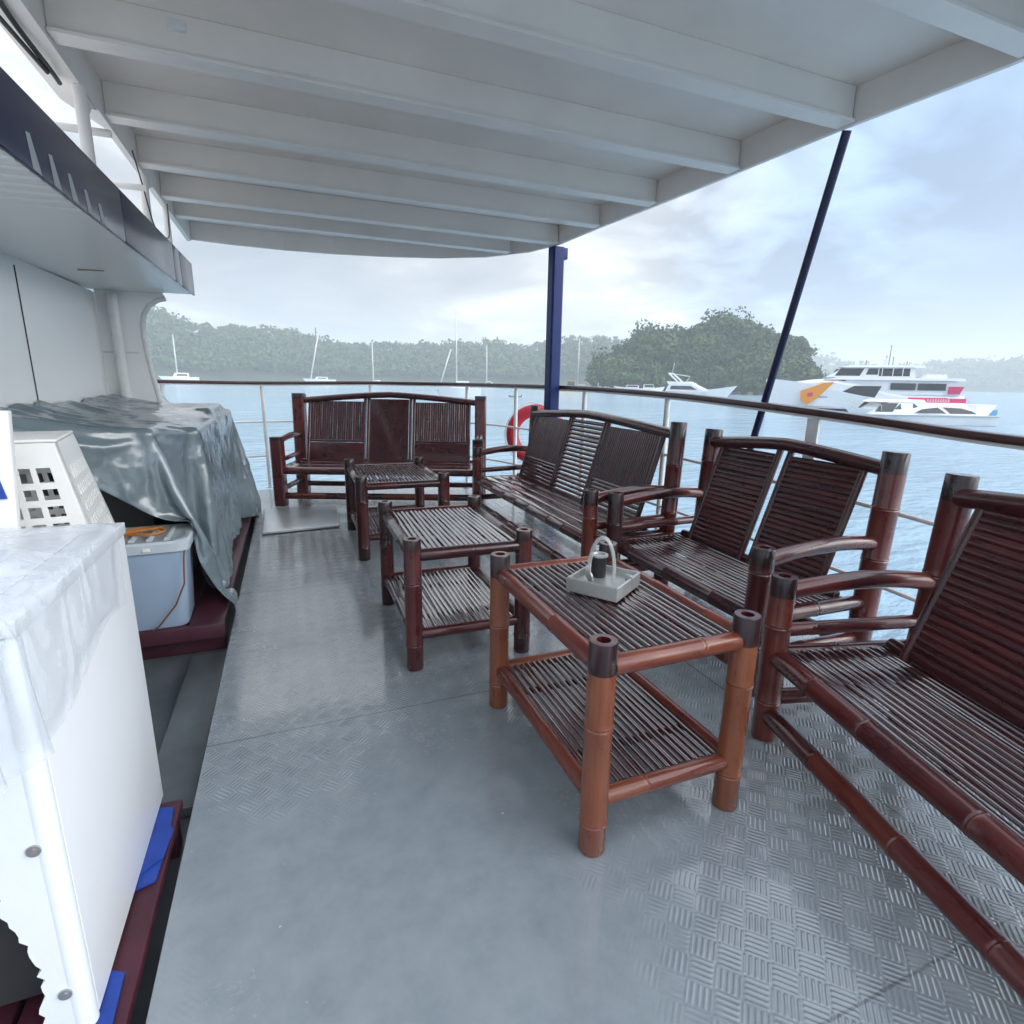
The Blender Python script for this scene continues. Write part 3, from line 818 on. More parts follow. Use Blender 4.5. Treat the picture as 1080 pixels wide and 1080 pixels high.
# white base cabinet behind it and the laundry basket on top
mb = MB(); mb.box(-1.15, -0.6, 1.75, 2.3, -0.098, 0.698)
cb = tag(mb.build('low_cabinet', ENAMEL, bevel=0.012), 'low white cabinet hidden behind the washing machine under the basket', 'cabinet')
bk = empty('laundry_basket', (-0.81, 2.03, 0.70), R(9), 'white plastic laundry basket with square holes standing upside down', 'basket')
def basket():
    mb = MB()
    # tapered shell: wide rim at the bottom, floor on top, walls built of bars so the holes are real
    z0, z1 = 0.0, 0.36
    def corner(sx, sy, z):
        k = 1 - 0.30 * (z / z1) ** 1.0
        return Vector((sx * 0.25 * k, sy * 0.21 * k, z))
    for (ax, ay), (bx, by) in (((-1, -1), (1, -1)), ((1, -1), (1, 1)), ((1, 1), (-1, 1)), ((-1, 1), (-1, -1))):
        def P(s_, z):
            a, b = corner(ax, ay, z), corner(bx, by, z); return a + (b - a) * s_
        nrm = Vector(((ay + by) * 0 + (ax + bx) / 2, (ay + by) / 2, 0)).normalized() * -0.006
        def quad(s0, s1, za, zb_):
            a, b, c, d = P(s0, za), P(s1, za), P(s1, zb_), P(s0, zb_)
            V = [a, b, c, d, a + nrm, b + nrm, c + nrm, d + nrm]
            mb.add(V, [(0, 1, 2, 3), (7, 6, 5, 4), (0, 4, 5, 1), (1, 5, 6, 2), (2, 6, 7, 3), (3, 7, 4, 0)], smooth=False)
        zs = [0.05, 0.098, 0.146, 0.194, 0.242, 0.292]
        quad(0, 1, 0, 0.05); quad(0, 1, 0.292, z1)
        quad(0, 0.1, 0.05, 0.292); quad(0.9, 1, 0.05, 0.292)
        nh = 8
        for i in range(1, nh):
            c = lerp(0.1, 0.9, i / nh); quad(c - 0.016, c + 0.016, 0.05, 0.292)
        for z in zs[1:-1]:
            for i in range(nh):
                quad(lerp(0.1, 0.9, i / nh) + (0.016 if i else 0), lerp(0.1, 0.9, (i + 1) / nh) - (0.016 if i < nh - 1 else 0), z - 0.009, z + 0.009)
    k = 0.7
    return mb, k
mb, k = basket()
mb.build('basket_wall', PLASTW, bk)
mb = MB(); mb.box(-0.25 * k - 0.0, 0.25 * k, -0.21 * k, 0.21 * k, 0.3605, 0.37)
mb.build('basket_floor', PLASTW, bk, bevel=0.004)
mb = MB()
rim = [(-0.25, -0.21), (0.25, -0.21), (0.25, 0.21), (-0.25, 0.21), (-0.25, -0.21)]
mb.sweep([(x, y, 0.012) for x, y in rim], 0.011, n=10)
mb.build('basket_rim', PLASTW, bk)

# upright white board with blue sticker at the wall
bd = empty('upright_board', (-0.95, 1.71, -0.098), 0, 'upright white board with a blue panel standing between machine and basket', 'board')
pA, pB = onY(5, 420, 1.70), onY(23, 610, 1.70)
mb = MB(); mb.prism([(-1.12, -0.09), (pB.x + 0.09, -0.09), (pB.x, pB.z), (pA.x, pA.z - 0.03), (-1.12, pA.z - 0.03)], 1.70, 1.725, axis='y')
local(mb, bd).build('board', PLASTW, bd, bevel=0.004)
pC, pD = onY(-30, 478, 1.698), onY(8, 526, 1.698)
mb = MB(); mb.prism([(pC.x, pC.z), (pD.x - 0.02, pC.z), (pD.x, pD.z), (pC.x, pD.z)], 1.695, 1.699, axis='y')
local(mb, bd).build('blue_panel', BLUES, bd)

# ------------------------------------------------------------------ storage bin with lid
bn = empty('storage_bin', (-0.72, 3.0, 0.072), R(2), 'pale blue plastic storage bin with a ribbed clear lid', 'bin')
def rounded(hx, hy, r, n=6):
    P = []
    for cx, cy, a0 in ((hx - r, hy - r, 0), (-hx + r, hy - r, 90), (-hx + r, -hy + r, 180), (hx - r, -hy + r, 270)):
        P += [(cx + r * math.cos(R(a0 + 90 * k / n)), cy + r * math.sin(R(a0 + 90 * k / n))) for k in range(n + 1)]
    return P
def loft(mb, rings, cap0=True, cap1=True, tone=0.0, smooth=True):
    n = len(rings[0]); V = [p for r_ in rings for p in r_]
    F = [(i * n + j, i * n + (j + 1) % n, (i + 1) * n + (j + 1) % n, (i + 1) * n + j) for i in range(len(rings) - 1) for j in range(n)]
    if cap0: F.append(tuple(range(n - 1, -1, -1)))
    if cap1: F.append(tuple((len(rings) - 1) * n + j for j in range(n)))
    mb.add(V, F, tone, smooth=smooth)
mb = MB()
loft(mb, [[(x, y, z) for x, y in rounded(hx, hy, 0.045)] for hx, hy, z in ((0.185, 0.135, 0.0), (0.19, 0.14, 0.01), (0.215, 0.162, 0.39), (0.222, 0.168, 0.392), (0.222, 0.168, 0.4))])
mb.build('bin_body', BINM, bn, sharp=40)
mb = MB()
loft(mb, [[(x, y, z) for x, y in rounded(hx, hy, 0.05)] for hx, hy, z in ((0.232, 0.178, 0.385), (0.235, 0.181, 0.425), (0.226, 0.172, 0.435), (0.2, 0.147, 0.436), (0.192, 0.14, 0.43))])
ld = mb.build('bin_lid', BINL, bn, sharp=40)
for k in range(5):
    mb = MB(); xx = -0.14 + 0.07 * k
    mb.sweep([(xx, -0.125, 0.432), (xx, 0.125, 0.432)], 0.012, n=12)
    mb.build('lid_rib', BINL, ld)
mb = MB(); mb.box(0.05, 0.08, -0.186, -0.178, 0.395, 0.41)
mb.build('latch', PLASTW, bn, bevel=0.002)
tube_thing('orange_cord_coil', [(-0.83, 2.9, 0.519), (-0.76, 2.96, 0.522), (-0.66, 2.93, 0.52), (-0.6, 2.99, 0.522), (-0.68, 3.05, 0.525), (-0.79, 3.02, 0.522), (-0.82, 2.95, 0.527), (-0.72, 2.97, 0.53), (-0.62, 3.04, 0.526)], 0.007, ORCORD,
           'tangled orange brown cord lying on the bin lid', 'cord')
P_ = [(-0.512, 2.97, 0.505), (-0.497, 2.86, 0.5), (-0.507, 2.83, 0.42), (-0.516, 2.826, 0.3), (-0.56, 2.824, 0.2), (-0.64, 2.822, 0.1), (-0.67, 2.83, 0.078)]
mb = MB(); mb.sweep(P_, 0.004, n=8)
local(mb, bn).build('lanyard', CORD, bn)

# ------------------------------------------------------------------ tarp covered stack
mb = MB(); mb.box(-1.12, -0.62, 3.5, 5.4, 0.072, 0.93)
mb.box(-1.1, -0.7, 3.3, 3.498, 0.072, 0.85)
tag(mb.build('covered_crate', DARK, bevel=0.01), 'dark crate stack hidden under the grey tarp', 'crate')
def tarp(u, v):
    x = lerp(-1.185, 0.36, v); y = lerp(2.73, 6.2, u)
    a = R(-2.5) * v
    x, y = x * math.cos(a) - (y - 3) * math.sin(a) * 0.3, y + x * math.sin(a)
    return (x, y, 1.1 + 0.05 * fbm(x * 3, y * 2.5, 4, 3) + 0.02 * fbm(x * 9, y * 8, 7, 2))
tp = cloth_sheet('grey_tarp', TARP, tarp, 150, 76, [(-1.25, -0.62, 3.05, 5.35, 0.1, 0.99), (-0.8, -0.47, 3.35, 5.2, 0.1, 0.97), (-1.25, -0.42, 5.0, 5.62, 0.1, 0.6), (-0.86, -0.5, 4.2, 4.9, 0.9, 1.03), (-1.25, -0.36, 2.86, 5.75, 0.0, 0.075), (-1.05, -0.5, 2.81, 3.19, 0.08, 0.54)],
                 lambda p: p[0] < -1.16, 46, bend=0.6, mass=0.35, thick=0.003)
tag(tp, 'shiny grey plastic tarp draped over the stack by the cabin wall', 'tarp')

# ================================================================== BAMBOO FURNITURE
def pole(mb, p0, p1, r, tone=0.3, dark=(0, 0), dtone=0.02, nodes=None, hollow=(0, 0), rg=None, n=18, sq=0, jt=0.12):
    """a bamboo cane: slightly swollen joints, darker burnt ends, optional open end"""
    rg = rg or rng
    p0, p1 = Vector(p0), Vector(p1); L = (p1 - p0).length; d = (p1 - p0) / L
    if nodes is None:
        nodes = []; s_ = rg.uniform(0.1, 0.3)
        while s_ < L - 0.06:
            nodes.append(s_); s_ += rg.uniform(0.22, 0.36)
    keys = []
    if sq: nodes = []
    seg_tone = []
    cuts = [0] + nodes + [L]
    for a, b in zip(cuts, cuts[1:]):
        seg_tone.append((a, b, tone + rg.uniform(-jt, jt)))
    def T(s_):
        if s_ < dark[0]: return dtone
        if s_ > L - dark[1]: return dtone
        for a, b, q in seg_tone:
            if a <= s_ <= b: return q
        return tone
    S = {0.0, L}
    for s_ in nodes:
        S |= {s_ - 0.012, s_ - 0.005, s_, s_ + 0.005, s_ + 0.012}
    for e_ in (dark[0], L - dark[1]):
        if 0 < e_ < L: S |= {e_ - 0.001, e_ + 0.001}
    S |= {L * 0.33, L * 0.66, 0.004, L - 0.004}
    P, RR, TT = [], [], []
    for s_ in sorted(x for x in S if 0 <= x <= L):
        k = 1.0 + rg.uniform(-0.006, 0.006)
        for nd in nodes:
            if abs(s_ - nd) < 0.001: k = 0.985
            elif abs(s_ - nd) < 0.007: k = 1.05
        if (s_ == 0 or s_ == L): k *= 0.95
        P.append(p0 + d * s_); RR.append(r * k); TT.append(T(s_))
    if hollow[1]:
        P += [P[-1] + d * 0.0004, P[-1] - d * 0.035]; RR += [r * 0.5, r * 0.45]; TT += [0.45, 0.0]
    mb.sweep(P, RR, TT, n=n, sq=sq, seed=rg.uniform(0, 50), caps=True, tdir=d)

def slats(mb, o, u, v, nrm, L, W, pitch, fill=0.92, h=0.009, tone=0.2, jt=0.1, rg=None, wob=0.002, seg=6, round_=True):
    """split canes laid side by side: o corner, u along the canes, v across"""
    rg = rg or rng
    o, u, v, nrm = Vector(o), Vector(u).normalized(), Vector(v).normalized(), Vector(nrm).normalized()
    k = max(1, int(round(W / pitch))); pitch = W / k
    for i in range(k):
        w = pitch * fill / 2
        c0 = o + v * (pitch * (i + 0.5))
        a0, a1 = rg.uniform(-wob, wob), rg.uniform(-wob, wob)
        ph = rg.uniform(0, 6); hz = h * rg.uniform(0.85, 1.1); tn = tone + rg.uniform(-jt, jt); sd = rg.uniform(0, 50)
        ang = [(-1, 0), (-0.93, 0.45), (-0.6, 0.85), (0, 1.0), (0.6, 0.85), (0.93, 0.45), (1, 0)] if round_ else [(-1, 0), (-1, 0.8), (-0.92, 1), (0.92, 1), (1, 0.8), (1, 0)]
        V, G, m_ = [], [], len(ang)
        for j in range(seg + 1):
            t = j / seg
            c = c0 + u * (L * t) + v * (lerp(a0, a1, t) + wob * 0.6 * math.sin(ph + 7 * t)) + nrm * (wob * 0.7 * math.sin(ph * 2 + 5 * t))
            for q, (x, z) in enumerate(ang):
                V.append(c + v * (x * w) + nrm * (z * hz)); G.append((x * w * 1.2, L * t, sd))
        F = [(j * m_ + q, j * m_ + (q + 1) % m_, (j + 1) * m_ + (q + 1) % m_, (j + 1) * m_ + q) for j in range(seg) for q in range(m_)]
        F += [tuple(range(m_)), tuple(seg * m_ + q for q in range(m_))]
        mb.add(V, F, tn, G)

# ------------------------------------------------------------------ coffee tables (axis aligned with the deck)
def table(cx, cy, W, L, hleg, label, tone, cap, legr=0.036, seed=1, rz=0):
    rg = random.Random(seed)
    t = empty('coffee_table', (cx, cy, 0.0), rz, label, 'table', 'bamboo coffee tables in a row')
    ht = hleg - 0.075
    for sx in (-1, 1):
        for sy in (-1, 1):
            mb = MB()
            pole(mb, (sx * W / 2, sy * L / 2, 0.002), (sx * W / 2, sy * L / 2, hleg), legr, tone, dark=(0, cap), dtone=0.06, nodes=[0.11 + rg.uniform(-.03, .03), 0.38 + rg.uniform(-.04, .04)], hollow=(0, 1), rg=rg, n=24)
            mb.build('leg', BAM, t)
    fr = 0.027
    for nm, z, r in (('top_frame', ht, fr), ('shelf_frame', 0.16, 0.024)):
        mb = MB()
        for sy in (-1, 1):
            pole(mb, (-W / 2 + legr * .8, sy * L / 2, z), (W / 2 - legr * .8, sy * L / 2, z), r, tone * 0.9, rg=rg)
        for sx in (-1, 1):
            pole(mb, (sx * W / 2, -L / 2 + legr * .8, z), (sx * W / 2, L / 2 - legr * .8, z), r, tone * 0.7, rg=rg)
        mb.build(nm, BAM, t)
    for nm, z in (('tabletop', ht + 0.012), ('shelf', 0.166)):
        mb = MB()
        slats(mb, (-W / 2 + 0.026, -L / 2 + 0.024, z), (0, 1, 0), (1, 0, 0), (0, 0, 1), L - 0.048, W - 0.052, 0.0245, tone=0.2, rg=rg, h=0.007, fill=0.78)
        mb.build(nm, SLAT, t)
        for k in (-0.25, 0.25):
            mb = MB(); pole(mb, (-W / 2 + 0.03, k * L, z - 0.013), (W / 2 - 0.03, k * L, z - 0.013), 0.012, 0.1, rg=rg, n=10)
            mb.build('batten', BAM, t)
    return t
table(0.922, 1.455, 0.465, 0.74, 0.625, 'nearest bamboo coffee table with orange brown legs holding the grey ashtray', 0.88, 0.085, 0.037, 3)
table(0.70, 2.60, 0.51, 0.77, 0.598, 'middle bamboo coffee table with dark maroon legs and bare slatted top', 0.3, 0.05, 0.038, 5, R(-0.8))
table(0.715, 4.26, 0.58, 0.86, 0.6, 'farthest and squat bamboo coffee table in front of the end bench', 0.26, 0.05, 0.042, 8, R(-0.5))

# ------------------------------------------------------------------ benches
def arch(L, z0, rise, y, n=14):
    return [(-L / 2 + L * i / n, y, z0 + rise * (1 - abs(2 * i / n - 1) ** 1.35)) for i in range(n + 1)]
def bench(cx, cy, th, L, D, hf, hb, lean, label, style, tone, cap, seed, sq=0, pr=0.04, seat_pitch=0.03, seat_z=0.335, rise=0.05, flat_seat=False, ft=None):
    rg = random.Random(seed)
    t = empty('bamboo_bench', (cx, cy, 0.0), th, label, 'bench', 'bamboo benches around the coffee tables')
    ft = ft if ft is not None else tone
    # posts
    for sx in (-1, 1):
        mb = MB(); pole(mb, (sx * L / 2, -D / 2, 0.002), (sx * L / 2, -D / 2, hf), pr, ft, dark=(0, cap), dtone=0.03, hollow=(0, 0 if sq else 1), rg=rg, n=24, sq=sq)
        mb.build('leg', BAM, t)
        mb = MB(); pole(mb, (sx * L / 2, D / 2, 0.002), (sx * L / 2, D / 2 + lean, hb), pr * 1.12, tone, dark=(0, cap * 1.3), dtone=0.03, hollow=(0, 0), rg=rg, n=24, sq=sq)
        mb.build('leg', BAM, t)
    # seat frame
    fy, by = -D / 2, D / 2 - 0.09
    fr = 0.034
    mb = MB()
    pole(mb, (-L / 2 + pr * .6, fy, seat_z - 0.01), (L / 2 - pr * .6, fy, seat_z - 0.01), fr, tone * 0.7, rg=rg)
    pole(mb, (-L / 2 + pr * .6, by, seat_z - 0.02), (L / 2 - pr * .6, by, seat_z - 0.02), fr * 0.9, tone * 0.6, rg=rg)
    for sx in (-1, 1):
        pole(mb, (sx * L / 2, fy + pr * .6, seat_z - 0.005), (sx * L / 2, D / 2 - pr * .6, seat_z - 0.005), fr * 0.9, tone * 0.6, rg=rg)
    mb.build('seat_frame', BAM, t)
    mb = MB()
    if flat_seat:
        slats(mb, (-L / 2 + 0.025, fy + 0.02, seat_z + 0.012), (1, 0, 0), (0, 1, 0), (0, 0, 1), L - 0.05, by - fy - 0.03, 0.11, fill=0.985, h=0.012, tone=tone * 0.8, rg=rg, round_=False, wob=0.001)
    else:
        slats(mb, (-L / 2 + 0.025, fy + 0.02, seat_z + 0.012), (1, 0, 0), (0, 1, 0), (0, 0, 1), L - 0.05, by - fy - 0.03, seat_pitch, fill=0.84, tone=0.2, rg=rg, h=0.008, wob=0.003, seg=10)
    mb.build('seat', SLAT, t)
    for k in (-0.3, 0, 0.3):
        mb = MB(); pole(mb, (k * L, fy + 0.03, seat_z - 0.006), (k * L, by - 0.03, seat_z - 0.006), 0.016, 0.12, rg=rg, n=10)
        mb.build('seat_batten', BAM, t)
    # floor stretchers
    mb = MB(); pole(mb, (-L / 2 + pr * .6, fy, 0.1), (L / 2 - pr * .6, fy, 0.1), 0.033, tone * 0.95, rg=rg, jt=0.3)
    mb.build('stretcher', BAM, t)
    mb = MB(); pole(mb, (-L / 2 + pr * .6, D / 2, 0.11), (L / 2 - pr * .6, D / 2, 0.11), 0.03, tone * 0.6, rg=rg)
    mb.build('stretcher', BAM, t)
    for sx in (-1, 1):
        mb = MB(); pole(mb, (sx * L / 2, fy + pr * .6, 0.16), (sx * L / 2, D / 2 - pr * .6, 0.16), 0.028, tone * 0.7, rg=rg)
        mb.build('stretcher', BAM, t)
        # armrest, slightly arched, and the lower side rail
        yb_ = D / 2 + lean * 0.5
        mb = MB()
        pts = [(sx * L / 2, lerp(fy + pr * .5, yb_, q / 10), hf - 0.055 + 0.035 * math.sin(math.pi * q / 10 * 0.85)) for q in range(11)]
        tn = [tone + rg.uniform(-.1, .1)] * 4 + [tone * 0.5] * 3 + [tone + rg.uniform(-.1, .15)] * 4
        mb.sweep(pts, [0.031 * (1.06 if q == 5 else 1) for q in range(11)], tn, n=18, seed=rg.uniform(0, 50))
        mb.build('armrest', BAM, t)
        mb = MB(); pole(mb, (sx * L / 2, fy + pr * .6, seat_z + 0.085), (sx * L / 2, D / 2, seat_z + 0.1), 0.024, tone * 0.85, rg=rg)
        mb.build('side_rail', BAM, t)
    # top rail
    zr = hb - 0.075
    ytop = D / 2 + lean - 0.015
    mb = MB()
    pts = arch(L - pr * 1.2, zr, rise, ytop)
    mb.sweep(pts, 0.033, [tone * 0.55 + rg.uniform(-.05, .05) for _ in pts], n=18, seed=rg.uniform(0, 50))
    mb.build('top_rail', BAM, t)
    # leaning back panels
    b0 = Vector((0, D / 2 - 0.15, seat_z + 0.03)); b1 = Vector((0, ytop, zr - 0.005))
    upv = (b1 - b0); H = upv.length; upn = upv.normalized(); nrm = Vector((0, -upn.z, upn.y))
    if nrm.y > 0: nrm = -nrm
    X = Vector((1, 0, 0))
    def topz(x):
        return rise * (1 - abs(2 * x / L) ** 1.35)
    def stile(mb, x, r=0.017):
        pole(mb, b0 + X * x - upn * 0.03, b1 + X * x + upn * (topz(x) - 0.02), r, tone * 0.55, rg=rg, n=14)
    def panel(x0, x1, kind):
        mb = MB()
        Hx = H + topz((x0 + x1) / 2) * 0.8 - 0.03
        st = 0.026
        xa, xb = x0 + st, x1 - st
        if kind == 'h':
            slats(mb, b0 + X * xa, X, upn, nrm, xb - xa, Hx, 0.027, fill=1.12, h=0.01, tone=tone * 0.6, rg=rg, wob=0.0015, seg=4)
        elif kind == 'gap':
            slats(mb, b0 + X * xa, X, upn, nrm, xb - xa, Hx, 0.034, fill=0.86, h=0.010, tone=tone * 0.7, rg=rg, wob=0.001, seg=4)
        elif kind == 'plain':
            slats(mb, b0 + X * xa, upn, X, nrm, Hx, xb - xa, xb - xa, fill=0.97, h=0.012, tone=tone * 0.7, rg=rg, wob=0.0, round_=False)
        else:
            sp = 0.33 * Hx
            slats(mb, b0 + X * xa, X, upn, nrm, xb - xa, sp - 0.012, 0.03 if kind == 'vh' else sp, fill=0.97, h=0.009, tone=tone * 0.7, rg=rg, wob=0.0015, seg=4, round_=(kind == 'vh'))
            slats(mb, b0 + X * xa + upn * (sp + 0.012), upn, X, nrm, Hx - sp - 0.012, xb - xa, 0.024, fill=1.0, h=0.006, tone=tone * 0.6, rg=rg, wob=0.0008, seg=4)
            pole(mb, b0 + X * xa + upn * sp, b0 + X * xb + upn * sp, 0.013, tone * 0.6, rg=rg, n=12)
        p = mb.build('back_panel', BAM, t)
        for x in (x0 + 0.013, x1 - 0.013):
            mb = MB(); stile(mb, x); mb.build('stile', BAM, p)
    e_ = pr + 0.055
    if style == 'two':
        panel(-L / 2 + e_, -0.022, 'h'); panel(0.022, L / 2 - e_, 'h')
    elif style == 'three':
        a = L * 0.13
        panel(-L / 2 + e_, -a - 0.006, 'vh'); panel(-a + 0.006, a - 0.006, 'gap'); panel(a + 0.006, L / 2 - e_, 'vh')
    else:
        a = L * 0.125
        panel(-L / 2 + e_, -a - 0.006, 'vp'); panel(-a + 0.006, a - 0.006, 'plain'); panel(a + 0.006, L / 2 - e_, 'vp')
    mb = MB(); pole(mb, (-L / 2 + pr * .6, D / 2 - 0.135, seat_z + 0.028), (L / 2 - pr * .6, D / 2 - 0.135, seat_z + 0.028), 0.022, tone * 0.6, rg=rg)
    mb.build('lower_back_rail', BAM, t)
    return t
bench(0.894, 5.80, R(-20.5), 1.963, 0.642, 0.686, 1.085, 0.047, 'end bench across the far deck with three plain back panels and square posts', 'plain', 0.42, 0.04, 21, sq=7, pr=0.056, rise=0.075, flat_seat=True, seat_z=0.36)
bench(1.885, 3.84, R(-90.4), 2.17, 0.545, 0.64, 1.026, 0.038, 'long bench with three back panels and slatted centre below the blue post', 'three', 0.42, 0.085, 33, pr=0.044, flat_seat=True, rise=0.055, ft=0.6)
bench(2.013, 2.105, R(-91.5), 1.12, 0.608, 0.632, 0.989, 0.044, 'short two panel bench facing the table with the ashtray', 'two', 0.45, 0.07, 47, pr=0.046, ft=0.2, rise=0.045)
bench(1.64, 0.625, R(-104.9), 1.25, 0.56, 0.62, 0.968, 0.037, 'nearest two panel bench cut off by the right edge of the photo', 'two', 0.5, 0.07, 51, pr=0.042, ft=0.62, rise=0.045)

# ------------------------------------------------------------------ ashtray on the near table
A0 = Vector((0.829, 1.554, 0)); A1 = Vector((0.871, 1.34, 0)); A2 = Vector((1.065, 1.473, 0))
zt_top = 0.625 - 0.075 + 0.012 + 0.0115
ctr = (A0 + A2) / 2
ast = empty('ashtray', (ctr.x, ctr.y, zt_top), math.atan2((A2 - A1).y, (A2 - A1).x), 'square grey ashtray with black cup and clear loop handle', 'ashtray')
def sq_ring(h_, z):
    return [(x, y, z) for x, y in rounded(h_, h_ * 0.92, 0.006, 2)]
mb = MB()
loft(mb, [sq_ring(0.098, 0.0), sq_ring(0.1, 0.003), sq_ring(0.1, 0.045), sq_ring(0.096, 0.048), sq_ring(0.09, 0.047), sq_ring(0.084, 0.028), sq_ring(0.02, 0.026)])
mb.build('tray', STEEL, ast, sharp=30)
mb = MB()
cp = Vector((0.03, 0.035, 0.013))
mb.sweep([cp, cp + Vector((0, 0, 0.085))], [0.026, 0.026], n=24)
cup = mb.build('cup', BLACK, ast)
mb = MB()
mb.sweep([cp + Vector((0, 0, 0.086)), cp + Vector((0, 0, 0.092)), cp + Vector((0, 0, 0.0925)), cp + Vector((0, 0, 0.088))], [0.031, 0.031, 0.021, 0.019], n=24, tdir=Vector((0, 0, 1)))
mb.build('cup_rim', STEEL, cup)
mb = MB()
ld_ = Vector((0.39, -0.92, 0))
pts = [cp + ld_ * (0.012 + 0.042 * math.cos(a)) + Vector((-0.03, -0.012, 0.045 + 0.115 * math.sin(a))) for a in [R(-16 + 212 * k / 24) for k in range(25)]]
mb.sweep(pts, 0.0055, n=12, flat=1.7)
mb.build('loop_handle', CLEAR, ast)
mb = MB()
q = Vector((-0.05, 0.03, 0.05)); dn = Vector((0.7, -0.5, 0.2)).normalized()
mb.sweep([q - dn * 0.003, q + dn * 0.003], 0.022, n=20)
mb.sweep([q + Vector((0, 0, -0.02)), Vector((-0.05, 0.03, 0.014))], 0.006, n=10)
mb.build('paddle', STEEL, ast)
mb = MB(); mb.box(0.012, 0.026, -0.092, -0.07, 0.014, 0.058)
mb.build('rest_block', STEEL, ast, bevel=0.003)

# ------------------------------------------------------------------ lifebuoy on the rail corner
p = onY(565, 458, 5.72)
lb = empty('lifebuoy', p, R(-20), 'red lifebuoy ring hung on the rail behind the end bench', 'lifebuoy')
RR_, rr_ = 0.265, 0.07
mb = MB()
V, F = [], []
NU, NV = 64, 18
for i in range(NU):
    a = 2 * math.pi * i / NU
    for j in range(NV):
        b = 2 * math.pi * j / NV
        V.append(((RR_ + rr_ * math.cos(b)) * math.cos(a), rr_ * 0.8 * math.sin(b), (RR_ + rr_ * math.cos(b)) * math.sin(a)))
F = [(i * NV + j, ((i + 1) % NU) * NV + j, ((i + 1) % NU) * NV + (j + 1) % NV, i * NV + (j + 1) % NV) for i in range(NU) for j in range(NV)]
mb.add(V, F); mb.build('ring', RING, lb)
for a0 in (-52,):
    mb = MB()
    P = [((RR_) * math.cos(R(a0 + k * 4)), 0, RR_ * math.sin(R(a0 + k * 4))) for k in range(-4, 5)]
    mb.sweep(P, rr_ * 1.03, n=20, caps=False)
    mb.build('white_band', RAILW, lb)
mb = MB(); mb.sweep([((RR_ + 0.085) * math.cos(R(k * 10)) , -0.01, (RR_ + 0.085 + 0.02 * math.sin(R(k * 40))) * math.sin(R(k * 10))) for k in range(37)], 0.006, n=8)
mb.build('grab_rope', RAILW, lb)

# ================================================================== BOATS
def hullm(mb, L, B, fb, bow_rise, stern=0.85, draft=0.3, n=16, fine=1.6, z0=0.0):
    """lofted hull, bow at +x; sheer rises to the bow"""
    rings = []
    for i in range(n + 1):
        t = i / n; x = -L / 2 + L * t
        k = (1 - max(0, (t - 0.45) / 0.55) ** fine) * lerp(stern, 1, min(1, t / 0.4)); k = max(k, 0.015)
        w = B / 2 * k; zt_ = fb + bow_rise * max(0, (t - 0.2) / 0.8) ** 2
        rake = 0.11 * L * max(0, (t - 0.55) / 0.45) ** 2
        rings.append([(x - rake * 1.1, -w * 0.55, -draft), (x - rake * 0.8, -w * 0.8, 0.02), (x + rake * 0.4, -w, zt_), (x + rake * 0.4, w, zt_), (x - rake * 0.8, w * 0.8, 0.02), (x - rake * 1.1, w * 0.55, -draft)])
    loft(mb, rings, smooth=False)
def house(mb, x0, x1, w, z0, z1, fr=0.6, br=0.2, tw=0.85):
    """tapered deck house: raked front (+x) and back"""
    V = [(x0, -w, z0), (x1, -w, z0), (x1, w, z0), (x0, w, z0), (x0 + br, -w * tw, z1), (x1 - fr, -w * tw, z1), (x1 - fr, w * tw, z1), (x0 + br, w * tw, z1)]
    mb.add(V, [(3, 2, 1, 0), (4, 5, 6, 7), (0, 1, 5, 4), (1, 2, 6, 5), (2, 3, 7, 6), (3, 0, 4, 7)], smooth=False)
def side_strip(parent, name, m, pts, w_of, off=0.03, sides=(-1, 1)):
    """one window panel on each side of a boat: pts are (x, z), w_of(z) half width"""
    for s_ in sides:
        mb = MB()
        n_ = len(pts)
        V = [(x, s_ * (w_of(z) + off), z) for x, z in pts] + [(x, s_ * (w_of(z) - 0.02), z) for x, z in pts]
        mb.add(V, [tuple(range(n_)), tuple(range(2 * n_ - 1, n_ - 1, -1))] + [(i, (i + 1) % n_, n_ + (i + 1) % n_, n_ + i) for i in range(n_)], smooth=False)
        mb.build(name, m, parent)
def boat_root(name, px, py, heading, label, cat, group=None):
    p = onZ(px, py, SEA)
    return empty(name, (p.x, p.y, SEA), heading, label, cat, group)
def facing(px):
    """world angle that points to the left of the picture, square to the line of sight"""
    d = ray(px, 405); a = math.atan2(d.y, d.x); return a + math.pi / 2

